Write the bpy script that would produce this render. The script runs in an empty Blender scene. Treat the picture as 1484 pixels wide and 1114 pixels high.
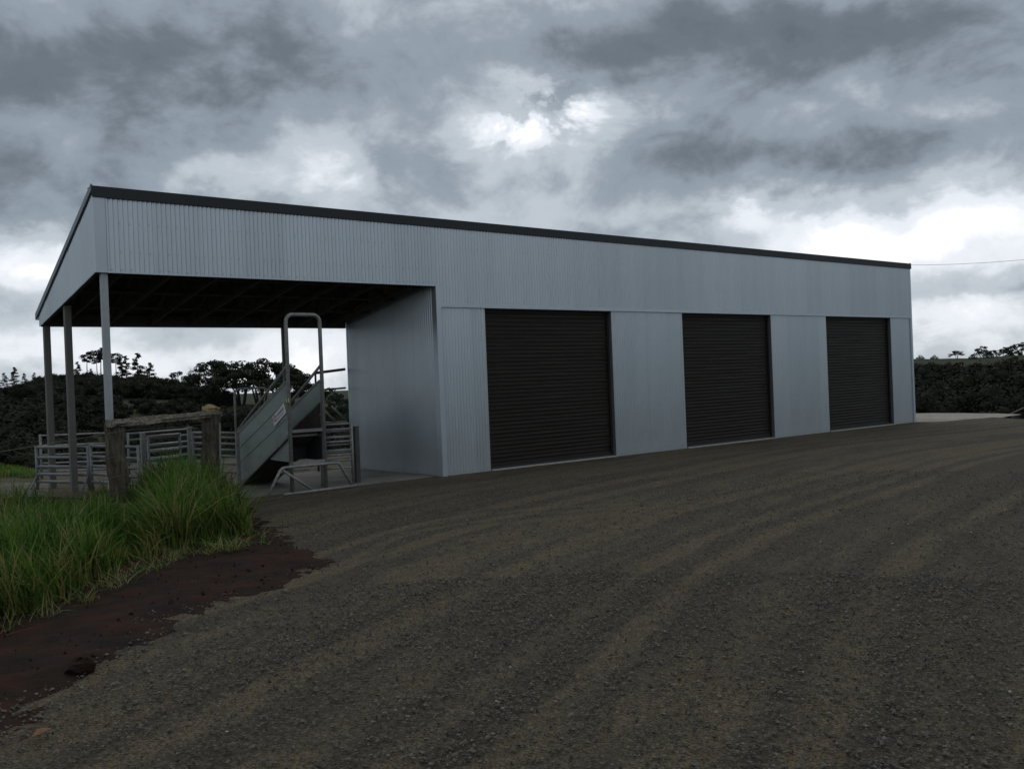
import bpy, math, random
import numpy as np
from mathutils import Matrix, Vector

random.seed(7)
rng = np.random.default_rng(11)
scn = bpy.context.scene
COL = scn.collection

# ------------------------------------------------------------------ camera
F = 1372.7; YAW = 0.68735; PITCH = -0.00308; ROLL = 0.03951
CAM = np.array([-10.932, -15.641, 1.848])
fw = np.array([math.sin(YAW)*math.cos(PITCH), math.cos(YAW)*math.cos(PITCH), math.sin(PITCH)])
rt = np.cross(fw, [0, 0, 1.0]); rt /= np.linalg.norm(rt); up = np.cross(rt, fw)
c_, s_ = math.cos(ROLL), math.sin(ROLL)
RT = c_*rt - s_*up; UP = s_*rt + c_*up
cd = bpy.data.cameras.new('camera'); cam = bpy.data.objects.new('camera', cd); COL.objects.link(cam)
cam.matrix_world = Matrix(((RT[0], UP[0], -fw[0], CAM[0]), (RT[1], UP[1], -fw[1], CAM[1]),
                           (RT[2], UP[2], -fw[2], CAM[2]), (0, 0, 0, 1)))
cd.sensor_fit = 'HORIZONTAL'; cd.sensor_width = 36.0; cd.lens = F/1484*36.0
cd.clip_start = 0.1; cd.clip_end = 8000
scn.camera = cam
scn.render.resolution_x = 1024; scn.render.resolution_y = 768

def ray(px, py): return fw + RT*((px-742)/F) - UP*((py-557)/F)
def at(px, py, depth): return CAM + ray(px, py)*depth
def gp(px, py, z=0.0):
    d = ray(px, py); return CAM + d*((z-CAM[2])/d[2])
def onplane(px, py, axis, val):
    d = ray(px, py); return CAM + d*((val-CAM[axis])/d[axis])
fh = np.array([math.sin(YAW), math.cos(YAW)]); rh = np.array([math.cos(YAW), -math.sin(YAW)])
def hor(px): return 552.8 - 0.03951*(px-742)

# ------------------------------------------------------------------ sky and sun
SUN_EL, SUN_AZ = math.radians(48), YAW + math.radians(3)
world = bpy.data.worlds.new('World'); scn.world = world; world.use_nodes = True
nt = world.node_tree; nt.nodes.clear()
class X:
    """tiny expression builder for shader maths"""
    def __init__(s, tree, sock): s.t, s.s = tree, sock
    def op(s, o, b=None, c=None):
        n = s.t.nodes.new('ShaderNodeMath'); n.operation = o
        s.t.links.new(s.s, n.inputs[0])
        for i, v in ((1, b), (2, c)):
            if v is None: continue
            if isinstance(v, X): s.t.links.new(v.s, n.inputs[i])
            else: n.inputs[i].default_value = v
        return X(s.t, n.outputs[0])
    def __add__(s, b): return s.op('ADD', b)
    def __sub__(s, b): return s.op('SUBTRACT', b)
    def __mul__(s, b): return s.op('MULTIPLY', b)
    def __truediv__(s, b): return s.op('DIVIDE', b)
def dot(tree, vec, d):
    n = tree.nodes.new('ShaderNodeVectorMath'); n.operation = 'DOT_PRODUCT'
    tree.links.new(vec, n.inputs[0]); n.inputs[1].default_value = d
    return X(tree, n.outputs['Value'])
def comb(tree, a, b, c=0.0):
    n = tree.nodes.new('ShaderNodeCombineXYZ')
    for i, v in enumerate((a, b, c)):
        if isinstance(v, X): tree.links.new(v.s, n.inputs[i])
        else: n.inputs[i].default_value = v
    return n.outputs[0]
def noise(tree, vec, scale, detail=6, rough=0.55, dist=0.0, lac=2.0):
    n = tree.nodes.new('ShaderNodeTexNoise'); n.inputs['Scale'].default_value = scale
    n.inputs['Detail'].default_value = detail; n.inputs['Roughness'].default_value = rough
    n.inputs['Distortion'].default_value = dist; n.inputs['Lacunarity'].default_value = lac
    if vec is not None: tree.links.new(vec, n.inputs['Vector'])
    return X(tree, n.outputs['Fac'])
def ramp(tree, fac, stops, interp='LINEAR'):
    n = tree.nodes.new('ShaderNodeValToRGB'); cr = n.color_ramp; cr.interpolation = interp
    while len(cr.elements) < len(stops): cr.elements.new(0.5)
    for e, (p, c) in zip(cr.elements, stops):
        e.position = p; e.color = (*c, 1) if len(c) == 3 else c
    tree.links.new(fac.s if isinstance(fac, X) else fac, n.inputs[0])
    return n.outputs[0]

tc = nt.nodes.new('ShaderNodeTexCoord'); D = tc.outputs['Generated']
dF = dot(nt, D, (fh[0], fh[1], 0)); dR = dot(nt, D, (rh[0], rh[1], 0)); dZ = dot(nt, D, (0, 0, 1))
az = dR.op('ARCTAN2', dF); el = dZ.op('ARCSINE')
def dvec(kx, kz, off):
    m = nt.nodes.new('ShaderNodeMapping'); m.inputs['Scale'].default_value = (kx, kx, kz); m.inputs['Location'].default_value = off
    nt.links.new(D, m.inputs[0]); return m.outputs[0]
w1 = noise(nt, dvec(1, 1.7, (3, 1, 2)), 2.4, 3, 0.5) - 0.5
w2 = noise(nt, dvec(1, 1.7, (7, 5, 1)), 2.4, 3, 0.5) - 0.5
w3 = noise(nt, dvec(1, 1.5, (1, 8, 4)), 9.0, 6, 0.58) - 0.5
w4 = noise(nt, dvec(1, 1.5, (5, 2, 9)), 9.0, 6, 0.58) - 0.5
azw = az + w1*0.20 + w3*0.12; elw = el + w2*0.10 + w4*0.075
val = None
BLOBS = [  # px, py, half widths in px, amount: the cloud banks and breaks over the shed
 (120, 60, 420, 105, -.21), (330, 150, 240, 60, -.09), (60, 255, 240, 48, -.24), (20, 120, 150, 60, -.16),
 (40, 365, 130, 40, .44), (330, 262, 110, 22, .20), (470, 200, 110, 70, .17), (500, 40, 190, 60, .03),
 (745, 200, 150, 50, .13), (610, 262, 80, 44, -.18), (470, 245, 60, 26, .08), (742, 216, 24, 16, -.20),
 (930, 80, 330, 62, -.20), (1200, 55, 330, 70, -.17), (1420, 95, 130, 60, -.10),
 (1250, 225, 260, 45, -.26), (1020, 240, 110, 60, -.10), (880, 260, 110, 60, -.03), (1370, 170, 120, 26, .10),
 (1330, 335, 190, 36, .46), (1110, 318, 60, 20, .24), (1420, 460, 200, 60, .32), (1460, 395, 110, 10, -.12),
 (250, 520, 420, 55, .25), (470, 520, 120, 60, .16), (-500, 200, 400, 150, -.10), (1900, 250, 320, 150, -.10),
]
for px, py, wx, wy, a in BLOBS:
    d = ray(px, py); d = d/np.linalg.norm(d)
    a0 = math.atan2(d[:2] @ rh, d[:2] @ fh); e0 = math.asin(d[2])
    x = (azw - a0)*(F/wx); y = (elw - e0)*(F/wy)
    g = ((x*x + y*y)*(-1.0)).op('EXPONENT')*(a*1.12)
    val = g if val is None else val + g
n1 = noise(nt, dvec(1, 2.0, (2.7, 4.2, 1.1)), 3.0, 9, 0.55, 0.35); n2 = noise(nt, dvec(1, 1.7, (9.1, 2.2, 3.3)), 8.5, 8, 0.58, 0.5)
n3 = noise(nt, dvec(1, 1.4, (4.1, 7.7, 6.3)), 22, 6, 0.6, 0.3)
d = ray(785, 190); d = d/np.linalg.norm(d); a0 = math.atan2(d[:2] @ rh, d[:2] @ fh); e0 = math.asin(d[2])
x = (azw - a0)*(F/105); y = (elw - e0)*(F/46)
n4 = noise(nt, dvec(1, 1.3, (3.2, 5.3, 1.8)), 11, 7, 0.6, 0.6)
val = val + ((x*x + y*y)*(-1.0)).op('EXPONENT')*(((n4 - 0.44)*5.0).op('MAXIMUM', 0.0).op('MINIMUM', 1.0))*0.62
val = val + 0.56 + (n1 - 0.5)*0.62 + (n2 - 0.5)*0.56 + (n3 - 0.5)*0.26
cloud = ramp(nt, val, [(0.0, (.092, .112, .134)), (.20, (.142, .172, .204)), (.42, (.285, .337, .392)),
                       (.62, (.52, .575, .63)), (.82, (.84, .88, .94)), (1.0, (1.08, 1.09, 1.12))], 'EASE')
sky = nt.nodes.new('ShaderNodeTexSky'); sky.sky_type = 'NISHITA'; sky.sun_disc = False
sky.sun_elevation = SUN_EL; sky.sun_rotation = SUN_AZ
sc10 = nt.nodes.new('ShaderNodeVectorMath'); sc10.operation = 'SCALE'; sc10.inputs['Scale'].default_value = 10.0
nt.links.new(cloud, sc10.inputs[0])
mx = nt.nodes.new('ShaderNodeMix'); mx.data_type = 'RGBA'; mx.inputs['Factor'].default_value = 0.97
nt.links.new(sky.outputs[0], mx.inputs['A']); nt.links.new(sc10.outputs[0], mx.inputs['B'])
bg = nt.nodes.new('ShaderNodeBackground'); bg.inputs['Strength'].default_value = 0.1
nt.links.new(mx.outputs['Result'], bg.inputs['Color'])
wo = nt.nodes.new('ShaderNodeOutputWorld'); nt.links.new(bg.outputs[0], wo.inputs['Surface'])

sl = bpy.data.lights.new('sun', 'SUN'); sl.energy = 0.5; sl.angle = math.radians(40); sl.color = (1, .96, .9)
so = bpy.data.objects.new('sun', sl); COL.objects.link(so)
sd = Vector((math.sin(SUN_AZ)*math.cos(SUN_EL), math.cos(SUN_AZ)*math.cos(SUN_EL), math.sin(SUN_EL)))
so.rotation_euler = sd.to_track_quat('Z', 'Y').to_euler()
vs = scn.view_settings; vs.view_transform = 'Standard'; vs.look = 'None'; vs.exposure = 0.0; vs.gamma = 1.0; vs.use_curve_mapping = False
scn.cycles.max_bounces = 6; scn.cycles.diffuse_bounces = 3; scn.cycles.use_denoising = True
try: scn.cycles.denoising_prefilter = 'NONE'
except Exception: pass

# ------------------------------------------------------------------ materials
def mat(name, col, rough=.6, metal=0.0, spec=.5, var=0.0, vscale=4.0, stretch=(1, 1, 1), bump=0.0, bscale=40, rand=0.0, cols=None, detail=5):
    m = bpy.data.materials.new(name); m.use_nodes = True; t = m.node_tree
    b = t.nodes['Principled BSDF']; b.inputs['Roughness'].default_value = rough
    b.inputs['Metallic'].default_value = metal; b.inputs['Specular IOR Level'].default_value = spec
    co = t.nodes.new('ShaderNodeTexCoord'); mp = t.nodes.new('ShaderNodeMapping'); mp.inputs['Scale'].default_value = stretch
    t.links.new(co.outputs['Object'], mp.inputs[0])
    if cols is None: cols = [tuple(c*(1-var) for c in col), tuple(c*(1+var) for c in col)]
    n = noise(t, mp.outputs[0], vscale, detail, .6)
    stops = [(.3+.4*i/(len(cols)-1), c) for i, c in enumerate(cols)]
    out = ramp(t, n, stops)
    if rand:
        oi = t.nodes.new('ShaderNodeObjectInfo'); h = t.nodes.new('ShaderNodeHueSaturation')
        v = X(t, oi.outputs['Random'])*(2*rand) + (1-rand); t.links.new(v.s, h.inputs['Value'])
        t.links.new(out, h.inputs['Color']); out = h.outputs[0]
    t.links.new(out, b.inputs['Base Color'])
    if bump:
        bn = noise(t, mp.outputs[0], bscale, 4, .6)
        bp = t.nodes.new('ShaderNodeBump'); bp.inputs['Strength'].default_value = bump; bp.inputs['Distance'].default_value = .02
        t.links.new(bn.s, bp.inputs['Height']); t.links.new(bp.outputs[0], b.inputs['Normal'])
    return m
M = {}
M['zinc'] = mat('zincalume_sheet', (.46, .507, .54), .36, .66, .5, .06, 1.6, (1, 1, .25), 0.02, 6, .05)
M['flash'] = mat('zincalume_flashing', (.45, .50, .54), .38, .65, .5, .05, 2.5, (1, 1, .4))
def dusty(m):
    # red-brown splash and dust along the foot of the sheets
    t = m.node_tree; b = t.nodes['Principled BSDF']; src = b.inputs['Base Color'].links[0].from_socket
    co = t.nodes.new('ShaderNodeTexCoord'); sx = t.nodes.new('ShaderNodeSeparateXYZ'); t.links.new(co.outputs['Object'], sx.inputs[0])
    z = X(t, sx.outputs[2]); n = noise(t, co.outputs['Object'], 7, 6, .7); n2 = noise(t, co.outputs['Object'], 1.1, 4, .6)
    f = ((z*(-2.6) + .95 + (n-.5)*.9).op('MAXIMUM', 0.0)*(n2*.55)).op('MINIMUM', .45)
    mxx = t.nodes.new('ShaderNodeMix'); mxx.data_type = 'RGBA'; mxx.inputs['B'].default_value = (.20, .15, .11, 1)
    t.links.new(f.s, mxx.inputs['Factor']); t.links.new(src, mxx.inputs['A']); t.links.new(mxx.outputs['Result'], b.inputs['Base Color'])
    t.links.new((f*.9+.29).s, b.inputs['Roughness'])
dusty(M['zinc'])
M['cap'] = mat('charcoal_capping', (.022, .024, .027), .55, .0, .35, .12, 2)
M['barge'] = mat('slate_barge', (.16, .18, .20), .45, .2, .5, .06, 2)
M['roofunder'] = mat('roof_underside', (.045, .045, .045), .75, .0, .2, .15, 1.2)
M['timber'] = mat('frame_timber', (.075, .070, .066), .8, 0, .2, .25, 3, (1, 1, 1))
M['post'] = mat('galvanised_post', (.34, .365, .38), .5, .5, .5, .14, 5, (1, 1, .3))
M['darkpost'] = mat('shaded_post', (.13, .125, .115), .7, .15, .4, .18, 4, (1, 1, .3))  # darker, browner post tone stands in for shade under the roof
M['door'] = mat('monument_door', (.021, .0165, .013), .38, 0, .36, .12, 2, (.4, 1, 3), 0, 40)
M['jamb'] = mat('door_jamb_metal', (.13, .14, .15), .5, .3, .5, .06, 3)
M['conc'] = mat('concrete', (.36, .34, .31), .85, 0, .3, .14, 7, (1, 1, 1), .15, 60)
M['screw'] = mat('screw_head', (.17, .18, .19), .5, .6, .5)
M['galv'] = mat('galvanised_pipe', (.185, .192, .188), .5, .45, .5, .14, 9, (1, 1, 1))
M['dullgalv'] = mat('weathered_pipe', (.235, .235, .22), .6, .35, .4, .32, 16, (1, 1, 1))
M['panel'] = mat('ramp_side_sheet', (.235, .27, .25), .48, .35, .5, .10, 2.2, (1, 1, 2), 0.03, 5,
                 cols=[(.19, .22, .205), (.245, .28, .26), (.26, .30, .275)])
M['rampdark'] = mat('ramp_floor_timber', (.06, .05, .042), .85, 0, .2, .25, 6)
M['sign'] = mat('sign_white', (.62, .63, .64), .5, 0, .4, .03)
M['red'] = mat('sign_red', (.45, .04, .05), .5)
M['ink'] = mat('sign_ink', (.03, .03, .04), .6)
M['yellow'] = mat('tag_yellow', (.52, .56, .12), .5)
M['oldwood'] = mat('old_grey_timber', (.10, .085, .065), .92, 0, .15, .3, 5, (5, 5, .6), .8, 14,
                   cols=[(.035, .03, .024), (.085, .072, .056), (.15, .13, .10)])
M['railwood'] = mat('bleached_rail_timber', (.2, .18, .15), .92, 0, .15, .3, 6, (1.2, 6, 6), .9, 12,
                    cols=[(.05, .042, .034), (.20, .175, .14), (.34, .30, .24)])
M['lump'] = mat('tan_lump', (.4, .27, .13), .9, 0, .2, .3, 14, (1, 1, 1), .8, 30, cols=[(.16, .08, .035), (.40, .27, .14), (.50, .39, .24)])
M['wire'] = mat('fence_wire', (.16, .145, .13), .6, .3)
M['bark'] = mat('tree_bark', (.075, .065, .055), .9, 0, .1, .3, 3)
M['leafpine'] = mat('pine_foliage', (.022, .030, .022), .8, 0, .12, .4, .7)
M['leafbroad'] = mat('broad_foliage', (.030, .037, .022), .8, 0, .12, .45, .5)
M['leafbush'] = mat('scrub_foliage', (.026, .032, .018), .85, 0, .1, .5, .12, cols=[(.010, .012, .008), (.016, .018, .011), (.030, .032, .018)])
M['cable'] = mat('cable', (.05, .05, .055), .6)
M['hut'] = mat('hut_dark', (.03, .03, .032), .7)
M['red_soil'] = mat('red_soil', (.035, .013, .009), .95, 0, .1, .3, 2.2, (1, 1, 1), .6, 26, detail=8,
                    cols=[(.012, .009, .007), (.020, .012, .0085), (.044, .0155, .009)])
def grassmat(name, a, b):
    m = mat(name, a, .65, 0, .25, .25, 1.7, (1, 1, 1), cols=[a, b])
    t = m.node_tree; bs = t.nodes['Principled BSDF']
    tr = t.nodes.new('ShaderNodeBsdfTranslucent'); ms = t.nodes.new('ShaderNodeMixShader'); ms.inputs[0].default_value = .3
    src = bs.inputs['Base Color'].links[0].from_socket; t.links.new(src, tr.inputs['Color'])
    out = [n for n in t.nodes if n.type == 'OUTPUT_MATERIAL'][0]
    t.links.new(bs.outputs[0], ms.inputs[1]); t.links.new(tr.outputs[0], ms.inputs[2]); t.links.new(ms.outputs[0], out.inputs['Surface'])
    return m
M['grass1'] = grassmat('grass_green', (.052, .118, .014), (.120, .220, .028))
M['grass2'] = grassmat('grass_dark', (.025, .065, .014), (.045, .10, .02))
M['grass3'] = grassmat('grass_straw', (.19, .19, .055), (.30, .26, .11))

# gravel: loose dark stones thrown between compacted olive wheel tracks
# wheel tracks: light compacted strips with loose stone heaped beside them
TRACKS = []
for c in (-1.1, -2.7, -3.5, -5.6, -7.0, -7.45, -9.1):
    TRACKS += [(c, .13, .24), (c+.33, .12, -.22), (c-.30, .10, -.16)]
_c = gp(980, 800); ARCS = []
ARC0 = gp(590, 765)
for px_ in (600, 548, 655):
    r_ = float(np.hypot(*(gp(px_, 775)-_c)[:2])); ARCS += [(_c[0], _c[1], r_, .13, .46), (_c[0], _c[1], r_+.30, .12, -.46)]
def tracks_np(x, y):
    v = y + .013*(x-10)**2; wig = .14*np.sin(.55*x)+.08*np.sin(.9*y); o = 0
    for c, w_, a_ in TRACKS: o = o + a_*np.exp(-((v+wig-c)/w_)**2)
    for cx, cy, r_, w_, a_ in ARCS: o = o + a_*np.exp(-((np.hypot(x-cx, y-cy)+wig-r_)/w_)**2)*np.exp(-((x-ARC0[0])**2+(y-ARC0[1])**2)/5.3)
    return o
def gravel_mat():
    m = bpy.data.materials.new('gravel'); m.use_nodes = True; t = m.node_tree; b = t.nodes['Principled BSDF']
    b.inputs['Roughness'].default_value = .92; b.inputs['Specular IOR Level'].default_value = .18
    co = t.nodes.new('ShaderNodeTexCoord'); O = co.outputs['Object']
    sx = t.nodes.new('ShaderNodeSeparateXYZ'); t.links.new(O, sx.inputs[0])
    x, y = X(t, sx.outputs[0]), X(t, sx.outputs[1])
    xr = x - 10.0
    v = y + xr*xr*0.013
    big = noise(t, O, .35, 4, .55) - .5
    vv = v + big*1.1
    trk = noise(t, comb(t, x*.045, vv*.62), 1.0, 5, .62)
    med = noise(t, comb(t, x*.5, vv*1.6), 1.0, 6, .65)
    fine = noise(t, O, 26, 4, .7)
    vor = t.nodes.new('ShaderNodeTexVoronoi'); vor.inputs['Scale'].default_value = 46; t.links.new(O, vor.inputs['Vector'])
    vor2 = t.nodes.new('ShaderNodeTexVoronoi'); vor2.inputs['Scale'].default_value = 90; t.links.new(O, vor2.inputs['Vector'])
    tr_ = None
    wig = (x*.55).op('SINE')*.14 + (y*.9).op('SINE')*.08 + (med-.5)*.25
    for c, w_, a_ in TRACKS:
        q = (v + wig - c)*(1/w_); g = (q*q*(-1.0)).op('EXPONENT')*a_
        tr_ = g if tr_ is None else tr_ + g
    for cx, cy, r_, w_, a_ in ARCS:
        dx, dy = x - cx, y - cy; q = ((dx*dx + dy*dy).op('SQRT') + wig - r_)*(1/w_); g = (q*q*(-1.0)).op('EXPONENT')*a_
        ex, ey = x - ARC0[0], y - ARC0[1]; tr_ = tr_ + g*((ex*ex + ey*ey)*(-1/5.3)).op('EXPONENT')
    near = ((v*(-.25) - 1.2).op('MAXIMUM', 0.0)).op('MINIMUM', 1.0)      # looser, darker stone towards the camera, with lens vignetting painted in
    mixv = (trk - .5)*2.05 + (med - .5)*1.4 + .62 - near*.20 + tr_*(big*2.6+med*1.6+.58)
    loose = ramp(t, mixv, [(.34, (0, 0, 0)), (.70, (1, 1, 1))])
    stone = ramp(t, X(t, vor.outputs['Color']), [(0, (.022, .0185, .014)), (.5, (.054, .045, .033)), (.85, (.105, .089, .065)), (1, (.21, .185, .14))])
    stoneN = ramp(t, fine, [(.3, (.032, .027, .020)), (.7, (.084, .070, .050))])
    dirt = ramp(t, noise(t, O, 5, 8, .7), [(.3, (.092, .069, .040)), (.7, (.185, .140, .080))])
    m1 = t.nodes.new('ShaderNodeMix'); m1.data_type = 'RGBA'; m1.inputs['Factor'].default_value = .25
    t.links.new(stone, m1.inputs['A']); t.links.new(stoneN, m1.inputs['B'])
    m2 = t.nodes.new('ShaderNodeMix'); m2.data_type = 'RGBA'
    t.links.new(loose, m2.inputs['Factor']); t.links.new(m1.outputs['Result'], m2.inputs['A']); t.links.new(dirt, m2.inputs['B'])
    # fleck of single stones in the dirt too
    m3 = t.nodes.new('ShaderNodeMix'); m3.data_type = 'RGBA'
    fl = ramp(t, X(t, vor2.outputs['Color']), [(.38, (0, 0, 0)), (.46, (.85, .85, .85))])
    t.links.new(fl, m3.inputs['Factor']); t.links.new(m2.outputs['Result'], m3.inputs['A']); t.links.new(m1.outputs['Result'], m3.inputs['B'])
    t.links.new(m3.outputs['Result'], b.inputs['Base Color'])
    h = X(t, vor.outputs['Distance'])*(-.8) + fine*.5 + med*.8
    bp = t.nodes.new('ShaderNodeBump'); bp.inputs['Strength'].default_value = .9; bp.inputs['Distance'].default_value = .03
    t.links.new(h.s, bp.inputs['Height']); t.links.new(bp.outputs[0], b.inputs['Normal'])
    return m
M['gravel'] = gravel_mat()
M['stone'] = mat('loose_stone', (.06, .058, .052), .9, 0, .2, .3, 30, (1, 1, 1), cols=[(.026, .025, .022), (.066, .061, .051), (.12, .11, .09), (.20, .18, .15)])
M['palegravel'] = mat('pale_gravel', (.30, .27, .23), .95, 0, .1, .2, 1.5, (1, 1, 1), .3, 30, detail=9)
M['paddock'] = mat('paddock_grass', (.05, .065, .028), .95, 0, .1, .3, .05, (1, 1, 1), detail=9, cols=[(.020, .025, .012), (.030, .036, .017), (.040, .045, .022)])

# ------------------------------------------------------------------ mesh helpers
class MB:
    def __init__(s): s.v, s.f, s.mi = [], [], []
    def add(s, vs, fs, mi=0):
        o = len(s.v); s.v += [tuple(map(float, p)) for p in vs]; s.f += [tuple(i+o for i in f) for f in fs]; s.mi += [mi]*len(fs)
        return s
    def box(s, lo, hi):
        x0, y0, z0 = lo; x1, y1, z1 = hi
        return s.add([(x0, y0, z0), (x1, y0, z0), (x1, y1, z0), (x0, y1, z0), (x0, y0, z1), (x1, y0, z1), (x1, y1, z1), (x0, y1, z1)],
                     [(0, 3, 2, 1), (4, 5, 6, 7), (0, 1, 5, 4), (1, 2, 6, 5), (2, 3, 7, 6), (3, 0, 4, 7)])
    def bar(s, p, q, w, h, ref=(0, 0, 1)):
        p, q = np.array(p, float), np.array(q, float); d = q-p; d /= np.linalg.norm(d)
        ref = np.array(ref, float)
        if abs(d @ ref) > .95: ref = np.array([0, 1.0, 0])
        a = np.cross(d, ref); a /= np.linalg.norm(a); b = np.cross(a, d)
        vs = [e + a*i*w/2 + b*j*h/2 for e in (p, q) for i, j in ((-1, -1), (1, -1), (1, 1), (-1, 1))]
        return s.add(vs, [(3, 2, 1, 0), (4, 5, 6, 7), (0, 1, 5, 4), (1, 2, 6, 5), (2, 3, 7, 6), (3, 0, 4, 7)])
    def tube(s, pts, r, n=8, cap=True, oval=1.0):
        pts = [np.array(p, float) for p in pts]; rs = r if isinstance(r, (list, tuple)) else [r]*len(pts)
        vs, fs = [], []
        prev = None
        for i, p in enumerate(pts):
            d = pts[min(i+1, len(pts)-1)] - pts[max(i-1, 0)]; d /= (np.linalg.norm(d)+1e-9)
            ref = np.array([0, 0, 1.0]) if abs(d[2]) < .9 else np.array([0, 1.0, 0])
            if prev is not None: ref = prev
            a = np.cross(d, ref)
            if np.linalg.norm(a) < 1e-4: a = np.cross(d, [1, .3, 0])
            a /= np.linalg.norm(a); b = np.cross(a, d); prev = b
            for k in range(n):
                t = 2*math.pi*k/n; vs.append(p + rs[i]*(math.cos(t)*a + oval*math.sin(t)*b))
        for i in range(len(pts)-1):
            for k in range(n): fs.append((i*n+k, i*n+(k+1) % n, (i+1)*n+(k+1) % n, (i+1)*n+k))
        if cap: fs += [tuple(range(n))[::-1], tuple(range((len(pts)-1)*n, len(pts)*n))]
        return s.add(vs, fs)
    def build(s, name, m, parent=None, smooth=False, kind=None):
        me = bpy.data.meshes.new(name); v = np.array(s.v, float).reshape(-1, 3)
        if parent is not None: v = v - np.array(wloc(parent))
        me.from_pydata(v.tolist(), [], s.f)
        for x in (m if isinstance(m, (list, tuple)) else [m]): me.materials.append(x)
        if any(s.mi): me.polygons.foreach_set('material_index', s.mi)
        if smooth: me.polygons.foreach_set('use_smooth', [True]*len(me.polygons))
        me.update()
        o = bpy.data.objects.new(name, me); COL.objects.link(o)
        if parent is not None: o.parent = parent
        if kind: o['kind'] = kind
        return o
def wloc(o):
    p = np.array(o.location)
    while o.parent is not None: o = o.parent; p = p + np.array(o.location)
    return p
def fastmesh(name, v, f, m, smooth=False, mi=None):
    """v (n,3), f (k,3|4) arrays"""
    me = bpy.data.meshes.new(name); v = np.asarray(v, np.float32); f = np.asarray(f, np.int32)
    k = f.shape[1]
    me.vertices.add(len(v)); me.vertices.foreach_set('co', v.ravel())
    me.loops.add(f.size); me.loops.foreach_set('vertex_index', f.ravel())
    me.polygons.add(len(f)); me.polygons.foreach_set('loop_start', np.arange(len(f), dtype=np.int32)*k)
    try: me.polygons.foreach_set('loop_total', np.full(len(f), k, np.int32))
    except Exception: pass
    for x in (m if isinstance(m, (list, tuple)) else [m]): me.materials.append(x)
    if mi is not None: me.polygons.foreach_set('material_index', np.asarray(mi, np.int32))
    me.update(calc_edges=True); me.validate()
    me.polygons.foreach_set('use_smooth', np.full(len(me.polygons), bool(smooth)))
    o = bpy.data.objects.new(name, me); COL.objects.link(o); return o
def tag(o, label=None, cat=None, group=None, kind=None):
    if label: o['label'] = label
    if cat: o['category'] = cat
    if group: o['group'] = group
    if kind: o['kind'] = kind
    return o
def thing(name, loc, label, cat, group=None):
    o = bpy.data.objects.new(name, None); COL.objects.link(o); o.location = loc; o.empty_display_size = .3
    return tag(o, label, cat, group)
def part(name, mesh, parent, loc=(0, 0, 0)):
    o = bpy.data.objects.new(name, mesh); COL.objects.link(o); o.parent = parent; o.location = loc; return o
def vnoise(x, y, seed=0):
    x = np.asarray(x, float); y = np.asarray(y, float)
    xi, yi = np.floor(x).astype(np.int64), np.floor(y).astype(np.int64); u, w = x-xi, y-yi
    u = u*u*(3-2*u); w = w*w*(3-2*w)
    def h(a, b):
        n = (a*374761393 + b*668265263 + seed*974711) & 0x7fffffff
        n = ((n ^ (n >> 13))*1274126177) & 0x7fffffff
        return ((n ^ (n >> 16)) & 0xffff)/65535.0
    return (h(xi, yi)*(1-u)+h(xi+1, yi)*u)*(1-w) + (h(xi, yi+1)*(1-u)+h(xi+1, yi+1)*u)*w - .5
def fbm(x, y, seed=0, o=4):
    r = 0; a = 1
    for i in range(o): r = r + a*vnoise(np.asarray(x)*2**i, np.asarray(y)*2**i, seed+i); a *= .5
    return r
def sstep(a, b, x):
    t = np.clip((np.asarray(x, float)-a)/(b-a), 0, 1); return t*t*(3-2*t)

# ------------------------------------------------------------------ terrain
PXS = np.array([-900, -300, 0, 50, 90, 130, 200, 240, 280, 320, 345, 400, 450, 520, 742, 1000, 1200, 1325, 1400, 1484, 1700, 2400])
CY = np.array([585, 566, 562, 553, 549, 548, 550, 556, 567, 578, 584, 588, 590, 592, 588, 565, 535, 520, 519, 514, 508, 500])
CDEP = np.array([330, 330, 330, 330, 330, 330, 330, 320, 300, 270, 250, 240, 240, 240, 260, 280, 290, 300, 300, 300, 300, 300])
TH = np.arctan((PXS-742)/F)
CZ = np.array([at(p, y, d)[2] for p, y, d in zip(PXS, CY, CDEP)])
CDI = CDEP/np.cos(TH)
EPX = np.array([-900, -200, 0, 60, 200, 400, 520, 742, 1000, 1250, 1330, 1400, 1484, 1600, 2400])
EDE = np.array([22, 23, 25, 25.5, 26.5, 27, 27, 31, 34, 35.5, 35.5, 34.0, 30.5, 28, 24])
ETH = np.arctan((EPX-742)/F); EDI = EDE/np.cos(ETH)
def gh(x, y):
    """ground height on the levelled yard"""
    x = np.asarray(x, float); y = np.asarray(y, float)
    z = .20*sstep(-4.6, -6.4, x)*sstep(.3, 2.0, y)
    z = z + .10*sstep(-5.0, -6.6, x)*sstep(-4.5, -1.5, y)*sstep(3, 0, y)
    front = sstep(-.2, -1.2, y)
    v = y + .013*(x-10)**2
    z = z + front*(-.022*np.clip(tracks_np(x, y), -.5, .5) + .020*fbm(x*.10, v*1.1, 3, 3) + .012*fbm(x*.9, y*.9, 9, 3))
    return z
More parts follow.
